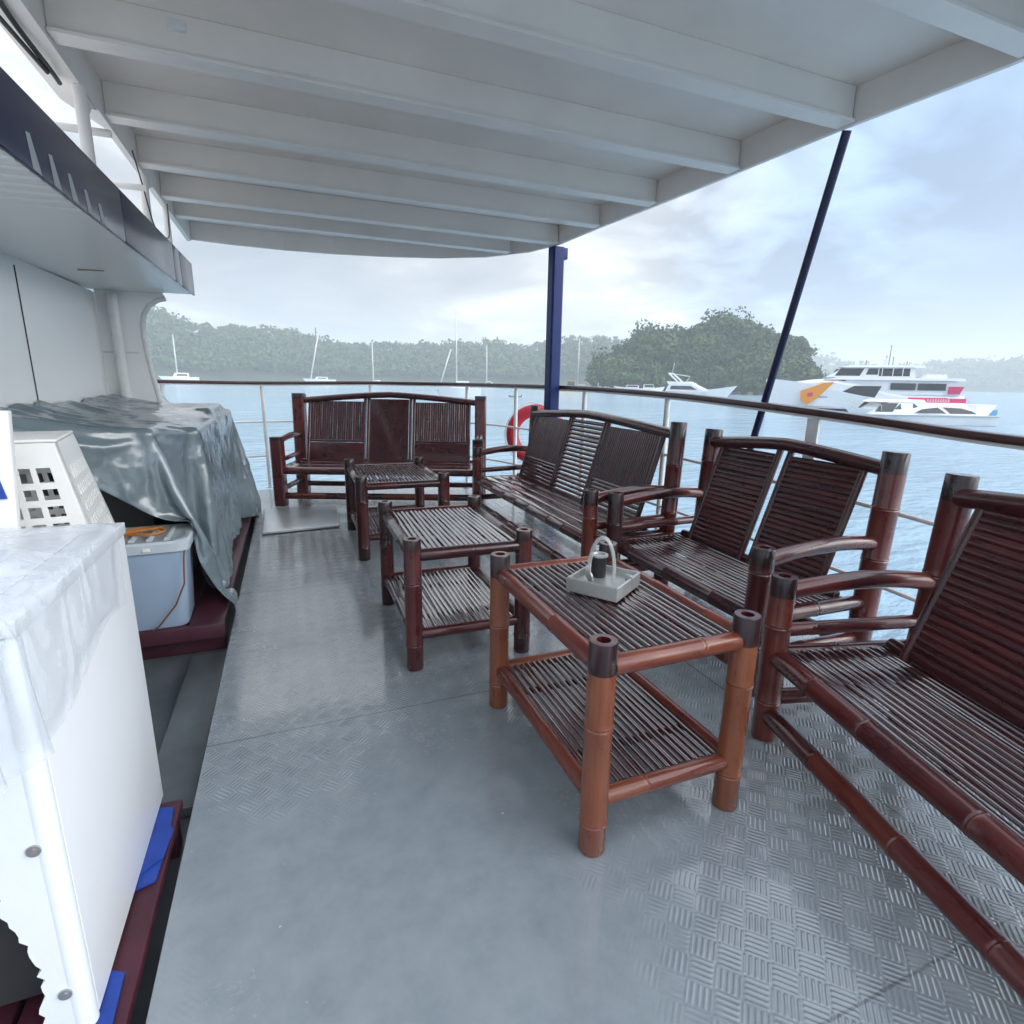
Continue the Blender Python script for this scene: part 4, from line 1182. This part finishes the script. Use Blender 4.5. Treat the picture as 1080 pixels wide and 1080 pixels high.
# --- large catamaran ferry, bow to the left
pb, ps = onZ(808, 431.5, SEA), onZ(1008, 438, SEA)
mid = (pb + ps) / 2
dv_ = pb - ps
ferry_ang = math.atan2(dv_.y, dv_.x)
dist = mid.xy.length
Lf = dv_.length
fy_ = empty('passenger_ferry', (mid.x, mid.y, SEA), ferry_ang, 'large white catamaran ferry with an orange patch on its bow', 'ferry')
sc = dist / 596.0            # metres per photo pixel at that distance
def fx(px):                  # photo column -> ferry length coordinate
    return Lf / 2 - (px - 808) / 200 * Lf
def fz(py, px=900):          # photo row -> height over water
    hor = 402 + (px - 540) * 0.01745
    return max(0.05, 4.0 - (py - hor) * sc * 1.0)
B = 9.0
for s_ in (-1, 1):
    mb = MB()
    rings = []
    for t in [i / 14 for i in range(15)]:
        x = -Lf / 2 + Lf * t
        k = 1 - max(0, (t - 0.6) / 0.4) ** 2
        w = max(0.06, 1.3 * k); z_t = lerp(2.3, 5.1, smooth((t - 0.35) / 0.65))
        cy = s_ * 3.1
        x2 = x + 0.5 * max(0, (t - 0.8) / 0.2)
        rings.append([(x, cy - w * 0.5, -0.6), (x, cy - w, 0.3), (x2, cy - w * 1.15 - 0.2, z_t), (x2, cy + w * 1.15 + 0.2, z_t), (x, cy + w, 0.3), (x, cy + w * 0.5, -0.6)])
    loft(mb, rings, smooth=False)
    mb.build('hull', WHITEB, fy_)
mb = MB()
# bridge deck body with rising foredeck
rings = []
for t in [i / 14 for i in range(15)]:
    x = -Lf / 2 + 0.5 + (Lf - 0.8) * t
    zt_ = lerp(3.0, 5.2, smooth((t - 0.25) / 0.45)) - 1.2 * max(0, (t - 0.72) / 0.28) ** 1.4
    w = 4.5 * (1 - 0.85 * max(0, (t - 0.75) / 0.25) ** 1.7)
    rings.append([(x, -w, 0.9), (x, -w, zt_ - 0.5), (x, -w * 0.86, zt_), (x, w * 0.86, zt_), (x, w, zt_ - 0.5), (x, w, 0.9)])
loft(mb, rings, smooth=False)
mb.build('bridge_deck', WHITEB, fy_)
mb = MB(); house(mb, fx(1000), fx(868), 4.1, 3.0, 5.1, 3.0, 0.6, 0.95)
mb.build('saloon', WHITEB, fy_)
mb = MB(); house(mb, fx(1003), fx(866), 4.3, 5.12, 5.5, 2.0, 0.2, 0.97)
mb.build('upper_deck', WHITEB, fy_)
mb = MB(); house(mb, fx(958), fx(872), 3.2, 5.5, 7.05, 2.2, 0.3, 0.9)
wh = mb.build('wheelhouse', WHITEB, fy_)
mb = MB(); house(mb, fx(966), fx(882), 3.3, 7.06, 7.4, 1.5, 0.2, 0.95)
mb.build('wheelhouse_roof', WHITEB, fy_)
wofw = lambda z: 3.2 - (z - 5.5) / 1.55 * 0.32
side_strip(fy_, 'wheelhouse_window', GLASS, [(fx(877.5), 5.75), (fx(883), 6.9), (fx(907), 6.9), (fx(903), 5.75)], wofw)
side_strip(fy_, 'wheelhouse_window', GLASS, [(fx(909), 5.95), (fx(911.5), 6.9), (fx(921), 6.9), (fx(921), 5.95)], wofw)
side_strip(fy_, 'wheelhouse_window', GLASS, [(fx(922), 5.75), (fx(922), 6.9), (fx(952), 6.9), (fx(952), 5.75)], wofw)
side_strip(fy_, 'saloon_window', GLASS, [(fx(885), 3.15), (fx(889), 2.5), (fx(920), 2.5), (fx(925), 4.2), (fx(898), 4.2)], lambda z: 4.42, off=0.12)
side_strip(fy_, 'saloon_window', GLASS, [(fx(934), 3.7), (fx(934), 4.7), (fx(958), 4.7), (fx(958), 3.7)], lambda z: 4.1, off=0.1)
side_strip(fy_, 'saloon_window', GLASS, [(fx(960), 3.7), (fx(960), 4.7), (fx(986), 4.7), (fx(986), 3.7)], lambda z: 4.1, off=0.1)
side_strip(fy_, 'orange_patch', ORANGE, [(fx(843), 3.3), (fx(843.5), 1.9), (fx(850), 1.1), (fx(858), 1.7), (fx(870), 3.6), (fx(877), 4.75), (fx(866), 4.6), (fx(855), 3.9)], lambda z: 4.5, off=0.25)
side_strip(fy_, 'red_mark', PINK, [(fx(850), 2.9), (fx(851), 2.3), (fx(856), 2.5), (fx(856), 3.1)], lambda z: 4.5, off=0.3)
side_strip(fy_, 'pink_band', PINK, [(fx(988), 3.2), (fx(988), 4.3), (fx(1002), 4.3), (fx(999), 3.2)], lambda z: 4.35, off=0.06)
for px, z_, h_ in ((911, 7.4, 0.9), (934, 7.4, 3.2), (931, 7.4, 1.6), (938, 7.4, 1.4), (952, 7.4, 0.7)):
    mb = MB(); mb.sweep([(fx(px), 0, z_), (fx(px), 0, z_ + h_)], 0.06, n=6)
    mb.build('antenna', MASTD, fy_)
mb = MB(); house(mb, fx(992), fx(969), 1.0, 5.5, 6.1, 0.4, 0.2); mb.build('life_raft', WHITEB, fy_)
side_strip(fy_, 'rubbing_strake', GREYH, [(fx(1004), 2.0), (fx(1004), 2.2), (fx(862), 2.5), (fx(862), 2.3)], lambda z: 4.5, off=0.08)
side_strip(fy_, 'boot_stripe', NAVY, [(fx(1004), 0.25), (fx(1004), 0.6), (fx(836), 0.6), (fx(836), 0.25)], lambda z: 4.55, off=0.12)
for s_ in (-1, 1):                                   # guard rails of the upper deck, each one bent tube with its stanchions
    mb = MB()
    xa, xb = fx(1002), fx(960)
    P = [(xa, s_ * 4.1, 5.5), (xa, s_ * 4.1, 6.4)]
    for k in range(8):
        xk = lerp(xa, xb, (k + 1) / 8)
        P += [(xk, s_ * 4.1, 6.4), (xk, s_ * 4.1, 5.5), (xk + 0.01, s_ * 4.1, 6.4)]
    mb.sweep(P, 0.035, n=5)
    mb.build('deck_rail', MASTM, fy_)
    for px in (925, 935.5, 945):                     # mullions of the wheelhouse windows
        mb = MB(); mb.box(fx(px) - 0.05, fx(px) + 0.05, s_ * 3.02 - 0.12, s_ * 3.02 + 0.16, 5.72, 6.92)
        mb.build('window_mullion', WHITEB, fy_)
mb = MB(); mb.sweep([(fx(930), 0, 7.4), (fx(930), 0, 8.2), (fx(930), 0.02, 8.3), (fx(930), 0.9, 8.35)], 0.16, n=8); mb.build('radar', WHITEB, fy_)

# --- white launch moored in front of the ferry
pb, ps = onZ(893, 446, SEA), onZ(1038, 448.5, SEA)
mid = (pb + ps) / 2; dv_ = pb - ps; Ll = dv_.length
la = empty('white_launch', (mid.x, mid.y, SEA), math.atan2(dv_.y, dv_.x), 'white passenger launch with curved side windows and pink roof banner', 'boat')
def lx(px): return Ll / 2 - (px - 893) / 145 * Ll
mb = MB(); hullm(mb, Ll, 4.2, 1.15, 0.75, 0.95)
mb.build('hull', WHITEB, la)
mb = MB(); house(mb, lx(1016), lx(907), 1.85, 1.1, 2.45, 1.8, 1.6, 0.82)
mb.build('cabin', WHITEB, la)
mb = MB(); house(mb, lx(962), lx(914), 1.6, 2.455, 2.75, 0.9, 0.2, 0.9)
mb.build('cabin_roof', WHITEB, la)
mb = MB(); house(mb, lx(1026), lx(1012), 1.7, 1.1, 2.3, 0.2, -1.0, 0.9)
mb.build('stern_arch', WHITEB, la)
wl_ = lambda z: 1.85 - (z - 1.1) / 1.35 * 0.333
side_strip(la, 'side_window', GLASS, [(lx(950), 1.3), (lx(958), 1.75), (lx(974), 1.95), (lx(983), 1.3)], wl_)
side_strip(la, 'side_window', GLASS, [(lx(987), 1.3), (lx(979), 1.98), (lx(998), 1.9), (lx(1009), 1.6), (lx(1014), 1.3)], wl_)
side_strip(la, 'side_window', GLASS, [(lx(910), 1.4), (lx(917), 2.35), (lx(934), 2.35), (lx(928), 1.4)], wl_)
side_strip(la, 'side_window', GLASS, [(lx(930), 1.7), (lx(936), 2.3), (lx(937), 1.7)], wl_)
side_strip(la, 'side_window', GLASS, [(lx(949), 1.85), (lx(949), 2.35), (lx(954), 2.0)], wl_)
side_strip(la, 'rubbing_strake', GREYH, [(lx(1036), 0.95), (lx(1036), 1.05), (lx(930), 1.08), (lx(930), 0.98)], lambda z: 2.06, off=0.06)
x0, x1 = lx(1003), lx(962)
for s_ in (-1, 1):
    mb = MB(); mb.box(x0, x1, s_ * 1.42 - 0.03, s_ * 1.42 + 0.03, 2.46, 2.95)
    bn_ = mb.build('roof_banner', PINK, la)
    mb = MB(); P = []                                 # worn, unreadable lettering along the banner, one comb-shaped mark
    for i in range(9):
        xa = x1 - 0.12 - i * 0.29
        P += [(xa, 2.6), (xa, 2.87 - 0.05 * (i % 3 == 1)), (xa - 0.17, 2.87), (xa - 0.17, 2.6)]
    P += [(x1 - 0.12 - 8 * 0.29 - 0.17, 2.54), (x1 - 0.12, 2.54)]
    mb.prism(P, s_ * 1.456 - 0.005, s_ * 1.456 + 0.005, axis='y')
    mb.build('banner_lettering', LETTER, bn_)
mb = MB(); mb.box(lx(1037), lx(1022), -1.5, 1.5, 1.15, 1.75); mb.build('stern_bench', mat('blue_canvas', (0.1, 0.3, 0.5), 0.7), la)
for s_ in (-1, 1):
    mb = MB(); mb.sweep([(lx(894), s_ * 0.35, 1.7), (lx(895), s_ * 0.5, 2.6), (lx(905), s_ * 1.6, 2.4), (lx(915), s_ * 1.9, 2.1), (lx(916), s_ * 1.9, 1.5)], 0.035, n=6)
    mb.build('bow_rail', MASTM, la)

# --- motor yacht by the headland
pb, ps = onZ(688, 412, SEA), onZ(757, 423, SEA)
d0 = onZ(730, 420, SEA)
ym = empty('motor_yacht', (d0.x, d0.y, SEA), facing(725) - R(200), 'white motor yacht with raked radar arch in front of the wooded headland', 'yacht')
mb = MB(); hullm(mb, 17, 4.6, 1.3, 1.5, 0.9); mb.build('hull', WHITEB, ym)
mb = MB(); house(mb, -5.5, 3.8, 1.9, 1.4, 2.9, 3.5, 0.6); mb.build('saloon', WHITEB, ym)
side_strip(ym, 'saloon_window', GLASS, [(-4.5, 1.8), (-4.3, 2.6), (0, 2.6), (1.6, 1.8)], lambda z: 1.9 - (z - 1.4) * 0.19)
mb = MB(); house(mb, -5, 0.5, 1.6, 2.92, 3.5, 1.2, -0.6); mb.build('flybridge', WHITEB, ym)
mb = MB(); mb.sweep([(-3.0, -1.4, 3.4), (-5.2, -1.25, 5.2), (-5.2, 1.25, 5.2), (-3.0, 1.4, 3.4)], 0.17, n=8)
mb.build('radar_arch', WHITEB, ym)
mb = MB(); mb.sweep([(-5.0, 0, 5.1), (-4.6, 0, 7.5)], 0.06, n=6); mb.build('antenna', MASTM, ym)
mb = MB(); mb.sweep([(-1.6, 0, 3.4), (-0.9, 0, 4.6), (-5.1, 0, 5.2)], 0.09, n=6); mb.build('bimini_frame', WHITEB, ym)
ym.scale = (1.35, 1.35, 1.35)

# --- row of moored boats near the headland
for i, (px, py, L_, hd, lab, mm, cab) in enumerate((
        (600, 413, 9, 0, 'small yellow hulled boat beside the blue post', YELLOW, 2.6),
        (640, 413, 15, 6, 'low white work boat with a boxy deck house left of the motor yacht', WHITEB, 2.4),
        (664, 414, 13, -4, 'long low white boat moored just left of the motor yacht', WHITEB, 1.3),
        (686, 414.5, 11, 8, 'white cabin boat tucked against the stern of the motor yacht', WHITEB, 1.7))):
    t = boat_root('moored_boat', px, py, facing(px) + R(hd) + (math.pi if i % 2 else 0), lab, 'boat', 'boats moored near the headland')
    mb = MB(); hullm(mb, L_, L_ * 0.26, 1.9, 0.9); mb.build('hull', mm, t)
    mb = MB(); house(mb, -L_ * 0.3, L_ * 0.15, L_ * 0.09, 1.85, 1.95 + cab, 0.8, 0.2); mb.build('deck_house', mm, t)
    side_strip(t, 'cabin_window', GLASS, [(-L_ * 0.26, 2.2 + 0.1 * cab), (-L_ * 0.26, 1.75 + cab), (L_ * 0.07, 1.75 + cab), (L_ * 0.1, 2.2 + 0.1 * cab)], lambda z: L_ * 0.087)

# --- sailing boats: mast top row gives the mast height
def sailboat(px, py, ytop, L_, label, lean=None, dark=False, hd=0, big=False, fb=1.1, cab=0.8):
    t = boat_root('sailing_boat', px, py, facing(px) + R(hd), label, 'sailboat', 'sailing boats at anchor in the bay')
    d = onZ(px, py, SEA); dist = (Vector((d.x, d.y))).length
    hor = 402 + (px - 540) * 0.01745
    mpp = dist / 596 * math.cos(math.atan((px - 540) / 596))
    top = 4.0 + (hor - ytop) * mpp
    mb = MB(); hullm(mb, L_, L_ * (0.5 if big else 0.28), fb, 0.5, 0.8); mb.build('hull', WHITEB, t)
    mb = MB(); house(mb, -L_ * 0.25, L_ * 0.18, L_ * (0.17 if big else 0.085), fb - 0.05, fb + cab, 1.5, 0.3); mb.build('deck_house', WHITEB, t)
    side_strip(t, 'cabin_window', GLASS, [(-L_ * 0.2, fb + 0.25 * cab), (-L_ * 0.2, fb + 0.7 * cab), (L_ * 0.06, fb + 0.7 * cab), (L_ * 0.09, fb + 0.25 * cab)], lambda z: L_ * (0.165 if big else 0.082))
    r = max(0.07, 0.75 * mpp)
    mb = MB(); mb.sweep([(0.05 * L_, 0, 1.1), (0.05 * L_, 0, top)], [r, r * 0.7], n=8); mb.build('mast', MASTD if dark else MASTM, t)
    mb = MB(); mb.sweep([(0.05 * L_, 0, 2.6), (-L_ * 0.35, 0, 2.5)], r * 0.9, n=8); mb.build('boom', MASTM, t)
    if lean:
        x_, zt_ = lean
        mb = MB(); mb.sweep([(x_[0] * mpp, 0.1, 1.2), (x_[1] * mpp, 0.1, zt_ * top)], r, n=8); mb.build('raked_spar', MASTM, t)
    return t
sailboat(190, 402.5, 355, 22, 'large white yacht with one mast beyond the cabin wing wall', hd=4, fb=3.0, cab=2.6)
sailboat(338, 405, 348, 20, 'white yacht with dark mast and pale raked spar left of centre', lean=((10, -1), 0.92), dark=True, fb=3.0, cab=1.6)
sailboat(395, 404.8, 362, 14, 'small yacht with one thin white mast over the end bench', hd=10)
sailboat(484, 419, 331, 10.5, 'near white catamaran yacht with tall mast moored behind the end bench', lean=((22, 8), 0.56), big=True, hd=-3, fb=2.2, cab=1.6)
sailboat(514, 408.5, 366, 10, 'pale yacht with a short mast right of the catamaran yacht', hd=8, fb=1.8, cab=1.8)
sailboat(610, 411, 359, 11, 'yacht with a single thin mast right of the blue post', hd=-6)
# small buoy-like dinghies
for px, py, lab in ((543, 419, 'small dark dinghy drifting in front of the blue post'), (462, 408.5, 'small dark dinghy near the catamaran yacht')):
    t = boat_root('dinghy', px, py, facing(px), lab, 'boat', 'dinghies on the bay')
    mb = MB(); hullm(mb, 3.2, 1.3, 0.35, 0.15); mb.build('hull', GREYH, t)
    mb = MB(); mb.box(-1.75, -1.55, -0.15, 0.15, 0.1, 0.7); mb.build('outboard_motor', BLACK, t)

# ================================================================== LAND
def azim(px):
    d = ray(px, 402 + (px - 540) * 0.01745); return math.atan2(d.x, d.y)
def elev(px, py):
    d = ray(px, py); return d.z / math.hypot(d.x, d.y)
def profile(tab, px):
    if px <= tab[0][0]: return tab[0][1]
    for (a, b), (c, d) in zip(tab, tab[1:]):
        if a <= px <= c: return lerp(b, d, (px - a) / (c - a))
    return tab[-1][1]
def land(name, tab, px0, px1, dshore, dcrest, dback, tree, label, ncol=160, nrow=30, ends=False):
    V = []
    info = []
    for i in range(ncol + 1):
        px = lerp(px0, px1, i / ncol); a = azim(px)
        top = max(EYE + dcrest * elev(px, profile(tab, px)) - tree, SEA + 0.6)
        if ends:
            top = lerp(SEA + 0.5, top, smooth(min(i, ncol - i) / (ncol * 0.06)))
        for j in range(nrow + 1):
            t = j / nrow
            if t < 0.75:
                q = t / 0.75; rr = lerp(dshore, dcrest, q); hh = SEA - 0.8 + (top - SEA + 0.8) * (math.sin(q * math.pi / 2) ** 0.8)
            else:
                q = (t - 0.75) / 0.25; rr = lerp(dcrest, dback, q); hh = lerp(top, SEA - 0.8, smooth(q))
            nz = fbm(rr * 0.011, a * 14, 3) * 0.16 * (top - SEA) * math.sin(min(1, t / 0.75) * math.pi) 
            V.append((rr * math.sin(a), rr * math.cos(a), hh + nz))
    F = [(i * (nrow + 1) + j, (i + 1) * (nrow + 1) + j, (i + 1) * (nrow + 1) + j + 1, i * (nrow + 1) + j + 1) for i in range(ncol) for j in range(nrow)]
    mb = MB(); mb.add(V, F)
    o = tag(mb.build(name, LAND, sharp=180), label, kind='structure')
    return o, V, ncol, nrow

def forest(name, V, ncol, nrow, count, rad, per, leaf, m, label, seed, jmax=0.85, jmin=0.05, hang=0.3):
    rg = np.random.default_rng(seed)
    P = np.array(V).reshape(ncol + 1, nrow + 1, 3)
    ci = rg.uniform(0, ncol - 1e-3, count); cj = (jmin + (jmax - jmin) * rg.random(count) ** 2.2) * nrow
    i0, j0 = ci.astype(int), cj.astype(int); fi, fj = (ci - i0)[:, None], (cj - j0)[:, None]
    C = (P[i0, j0] * (1 - fi) + P[i0 + 1, j0] * fi) * (1 - fj) + (P[i0, j0 + 1] * (1 - fi) + P[i0 + 1, j0 + 1] * fi) * fj
    C = C[C[:, 2] > SEA + 0.3]
    k = len(C)
    rr = rg.uniform(*rad, k) * (1 + 0.5 * (rg.random(k) > 0.93))
    N = k * per
    ids = np.repeat(np.arange(k), per)
    # three lobes per crown so that outlines stay uneven
    lob = np.clip(rg.normal(0, 0.32, (k, 5, 3)), -0.55, 0.55); lob[:, :, 2] *= 0.7
    lr = rg.uniform(0.4, 0.75, (k, 5))
    li = rg.integers(0, 5, N)
    d = rg.normal(size=(N, 3)); d[:, 2] = np.abs(d[:, 2]) * 0.9 - 0.25; d /= np.linalg.norm(d, axis=1)[:, None]
    rad_ = lr[ids, li] * rg.uniform(0.75, 1.08, N)
    pos = C[ids] + rr[ids][:, None] * (lob[ids, li] + d * rad_[:, None] * np.array([1, 1, 0.85])) + np.stack([0 * rr[ids], 0 * rr[ids], rr[ids] * 0.75], 1)
    nrm = d + rg.normal(0, 0.55, (N, 3)); nrm /= np.linalg.norm(nrm, axis=1)[:, None]
    t1 = np.cross(nrm, rg.normal(size=(N, 3))); t1 /= np.linalg.norm(t1, axis=1)[:, None]
    t2 = np.cross(nrm, t1)
    s_ = rg.uniform(0.6, 1.3, N)[:, None] * leaf
    quad = np.stack([pos - t1 * s_ - t2 * s_ * .6, pos + t1 * s_ * .8 - t2 * s_ * .8, pos + t1 * s_ + t2 * s_ * .6, pos - t1 * s_ * .7 + t2 * s_ * .9], 1).reshape(-1, 3)
    tone = np.clip(rg.normal(0.42, 0.27, k)[ids] + rg.normal(0, 0.18, N), 0, 1)
    me = bpy.data.meshes.new(name)
    me.vertices.add(N * 4); me.vertices.foreach_set('co', quad.astype('f').ravel())
    me.loops.add(N * 4); me.loops.foreach_set('vertex_index', np.arange(N * 4))
    me.polygons.add(N); me.polygons.foreach_set('loop_start', np.arange(N) * 4)
    me.update(calc_edges=True)
    at = me.attributes.new('tone', 'FLOAT', 'POINT'); at.data.foreach_set('value', np.repeat(tone, 4).astype('f'))
    me.materials.append(m)
    o = bpy.data.objects.new(name, me); COL.objects.link(o)
    return tag(o, label, 'forest', kind='stuff')

RIDGE = [(-700, 360), (-300, 340), (60, 318), (120, 312), (150, 319), (175, 331), (205, 343), (230, 350), (260, 346.5), (290, 349), (320, 354), (350, 363), (390, 363), (440, 366), (470, 365), (520, 363), (560, 366), (580, 361), (600, 357), (630, 357), (650, 362), (690, 372), (740, 388)]
_, V1, c1, r1 = land('hills', RIDGE, -700, 750, 560, 760, 1000, 7, 'low forested hills along the far shore of the bay')
forest('hill_forest', V1, c1, r1, 4200, (4.5, 8), 34, 1.5, LEAFA, 'dense green forest covering the far hills', 5)
ISLE = [(628, 401), (640, 382), (654, 369), (668, 359), (680, 353), (699, 347), (718, 349), (738, 342), (760, 340), (790, 342), (810, 349), (830, 354), (840, 362), (846, 380), (850, 393), (858, 404)]
_, V2, c2, r2 = land("headland", ISLE, 625, 858, 262, 310, 370, 8, 'wooded headland rising from the water on the right', ncol=60, ends=True)
forest('headland_forest', V2, c2, r2, 460, (4.2, 7.0), 240, 0.66, LEAFB, 'thick broadleaf trees covering the headland', 9, jmin=0.02)
# rocky foot of the headland
mb = MB()
for k in range(70):
    px = lerp(690, 852, k / 69) + rng.uniform(-2, 2); a = azim(px); rr = 262 + rng.uniform(-2, 8)
    c = Vector((rr * math.sin(a), rr * math.cos(a), SEA + 0.3)); s_ = rng.uniform(0.6, 1.9)
    V = []
    for z_, q in ((-0.6, 1.0), (0.35, 0.8), (0.75, 0.35)):
        for j in range(7):
            b = 2 * math.pi * j / 7 + rng.uniform(-.2, .2); V.append(c + Vector((math.cos(b) * q * s_ * 1.5 * rng.uniform(.7, 1.2), math.sin(b) * q * s_ * rng.uniform(.7, 1.2), z_ * s_)))
    F = [(r_ * 7 + j, r_ * 7 + (j + 1) % 7, r_ * 7 + 7 + (j + 1) % 7, r_ * 7 + 7 + j) for r_ in range(2) for j in range(7)] + [tuple(14 + j for j in range(7))]
    mb.add(V, F, smooth=False)
tag(mb.build('shore_rocks', SHORE), 'pale rocks along the foot of the headland', 'rocks', kind='stuff')
# a taller bare-crowned tree on the headland's left shoulder
def lone_tree(px, py_top, dist, label, seed):
    rg = random.Random(seed); a = azim(px)
    top = EYE + dist * elev(px, py_top)
    base = top - 11
    t = empty('tree', (dist * math.sin(a), dist * math.cos(a), base), 0, label, 'tree')
    mb = MB(); mb.sweep([(0, 0, -1), (0.2, 0, 4), (0, 0.2, 8.5)], [0.4, 0.3, 0.12], n=8)
    tips = []
    for k in range(9):
        b = rg.uniform(0, 6.28); z_ = rg.uniform(5.5, 8.5); l_ = rg.uniform(1.5, 3.5)
        tip = Vector((math.cos(b) * l_, math.sin(b) * l_, z_ + rg.uniform(0.8, 2.4))); tips.append(tip)
        mb.sweep([(0.1, 0.1, z_), tip * 0.6 + Vector((0, 0, z_ * 0.4)), tip], [0.12, 0.08, 0.03], n=5)
    mb.build('trunk', BARK, t)
    mb = MB()
    for tip in tips:
        for q in range(26):
            c = tip + Vector((rg.gauss(0, .8), rg.gauss(0, .8), rg.gauss(0, .45))); u = Vector((rg.gauss(0, 1), rg.gauss(0, 1), rg.gauss(0, 1))).normalized(); w = u.orthogonal().normalized()
            s_ = rg.uniform(.25, .5); mb.add([c - u * s_, c + w * s_ * .6, c + u * s_, c - w * s_ * .6], [(0, 1, 2, 3)], rg.uniform(.1, .9), smooth=False)
    mb.build('crown', LEAFB, t)
lone_tree(706, 341, 300, 'taller thin crowned tree on the left shoulder of the headland', 4)
FAR = [(780, 400), (840, 380), (862, 378), (890, 386), (930, 392), (955, 391), (980, 386), (1010, 384), (1050, 384), (1100, 382), (1250, 378), (1500, 385), (1900, 395)]
_, V3, c3, r3 = land('distant_hills', FAR, 760, 1900, 1250, 1500, 1900, 8, 'faint blue hills on the horizon at right')
forest('distant_forest', V3, c3, r3, 2500, (8, 14), 16, 3.2, LEAFA, 'hazy forest on the distant hills at right', 12)

# ================================================================== HAZE
mb = MB(); mb.box(-2650, 2650, -2650, 2650, SEA - 1.2, 135)
hz = mb.build('haze', bpy.data.materials.new('haze_air'))
hm = hz.data.materials[0]; hm.use_nodes = True
hn = hm.node_tree.nodes; hn.clear()
pv = hn.new('ShaderNodeVolumePrincipled'); pv.inputs['Color'].default_value = (0.9, 0.935, 0.94, 1); pv.inputs['Density'].default_value = 0.00075; pv.inputs['Anisotropy'].default_value = 0.1
ho = hn.new('ShaderNodeOutputMaterial'); hm.node_tree.links.new(pv.outputs[0], ho.inputs['Volume'])
tag(hz, 'thin pale haze over the bay', kind='stuff')
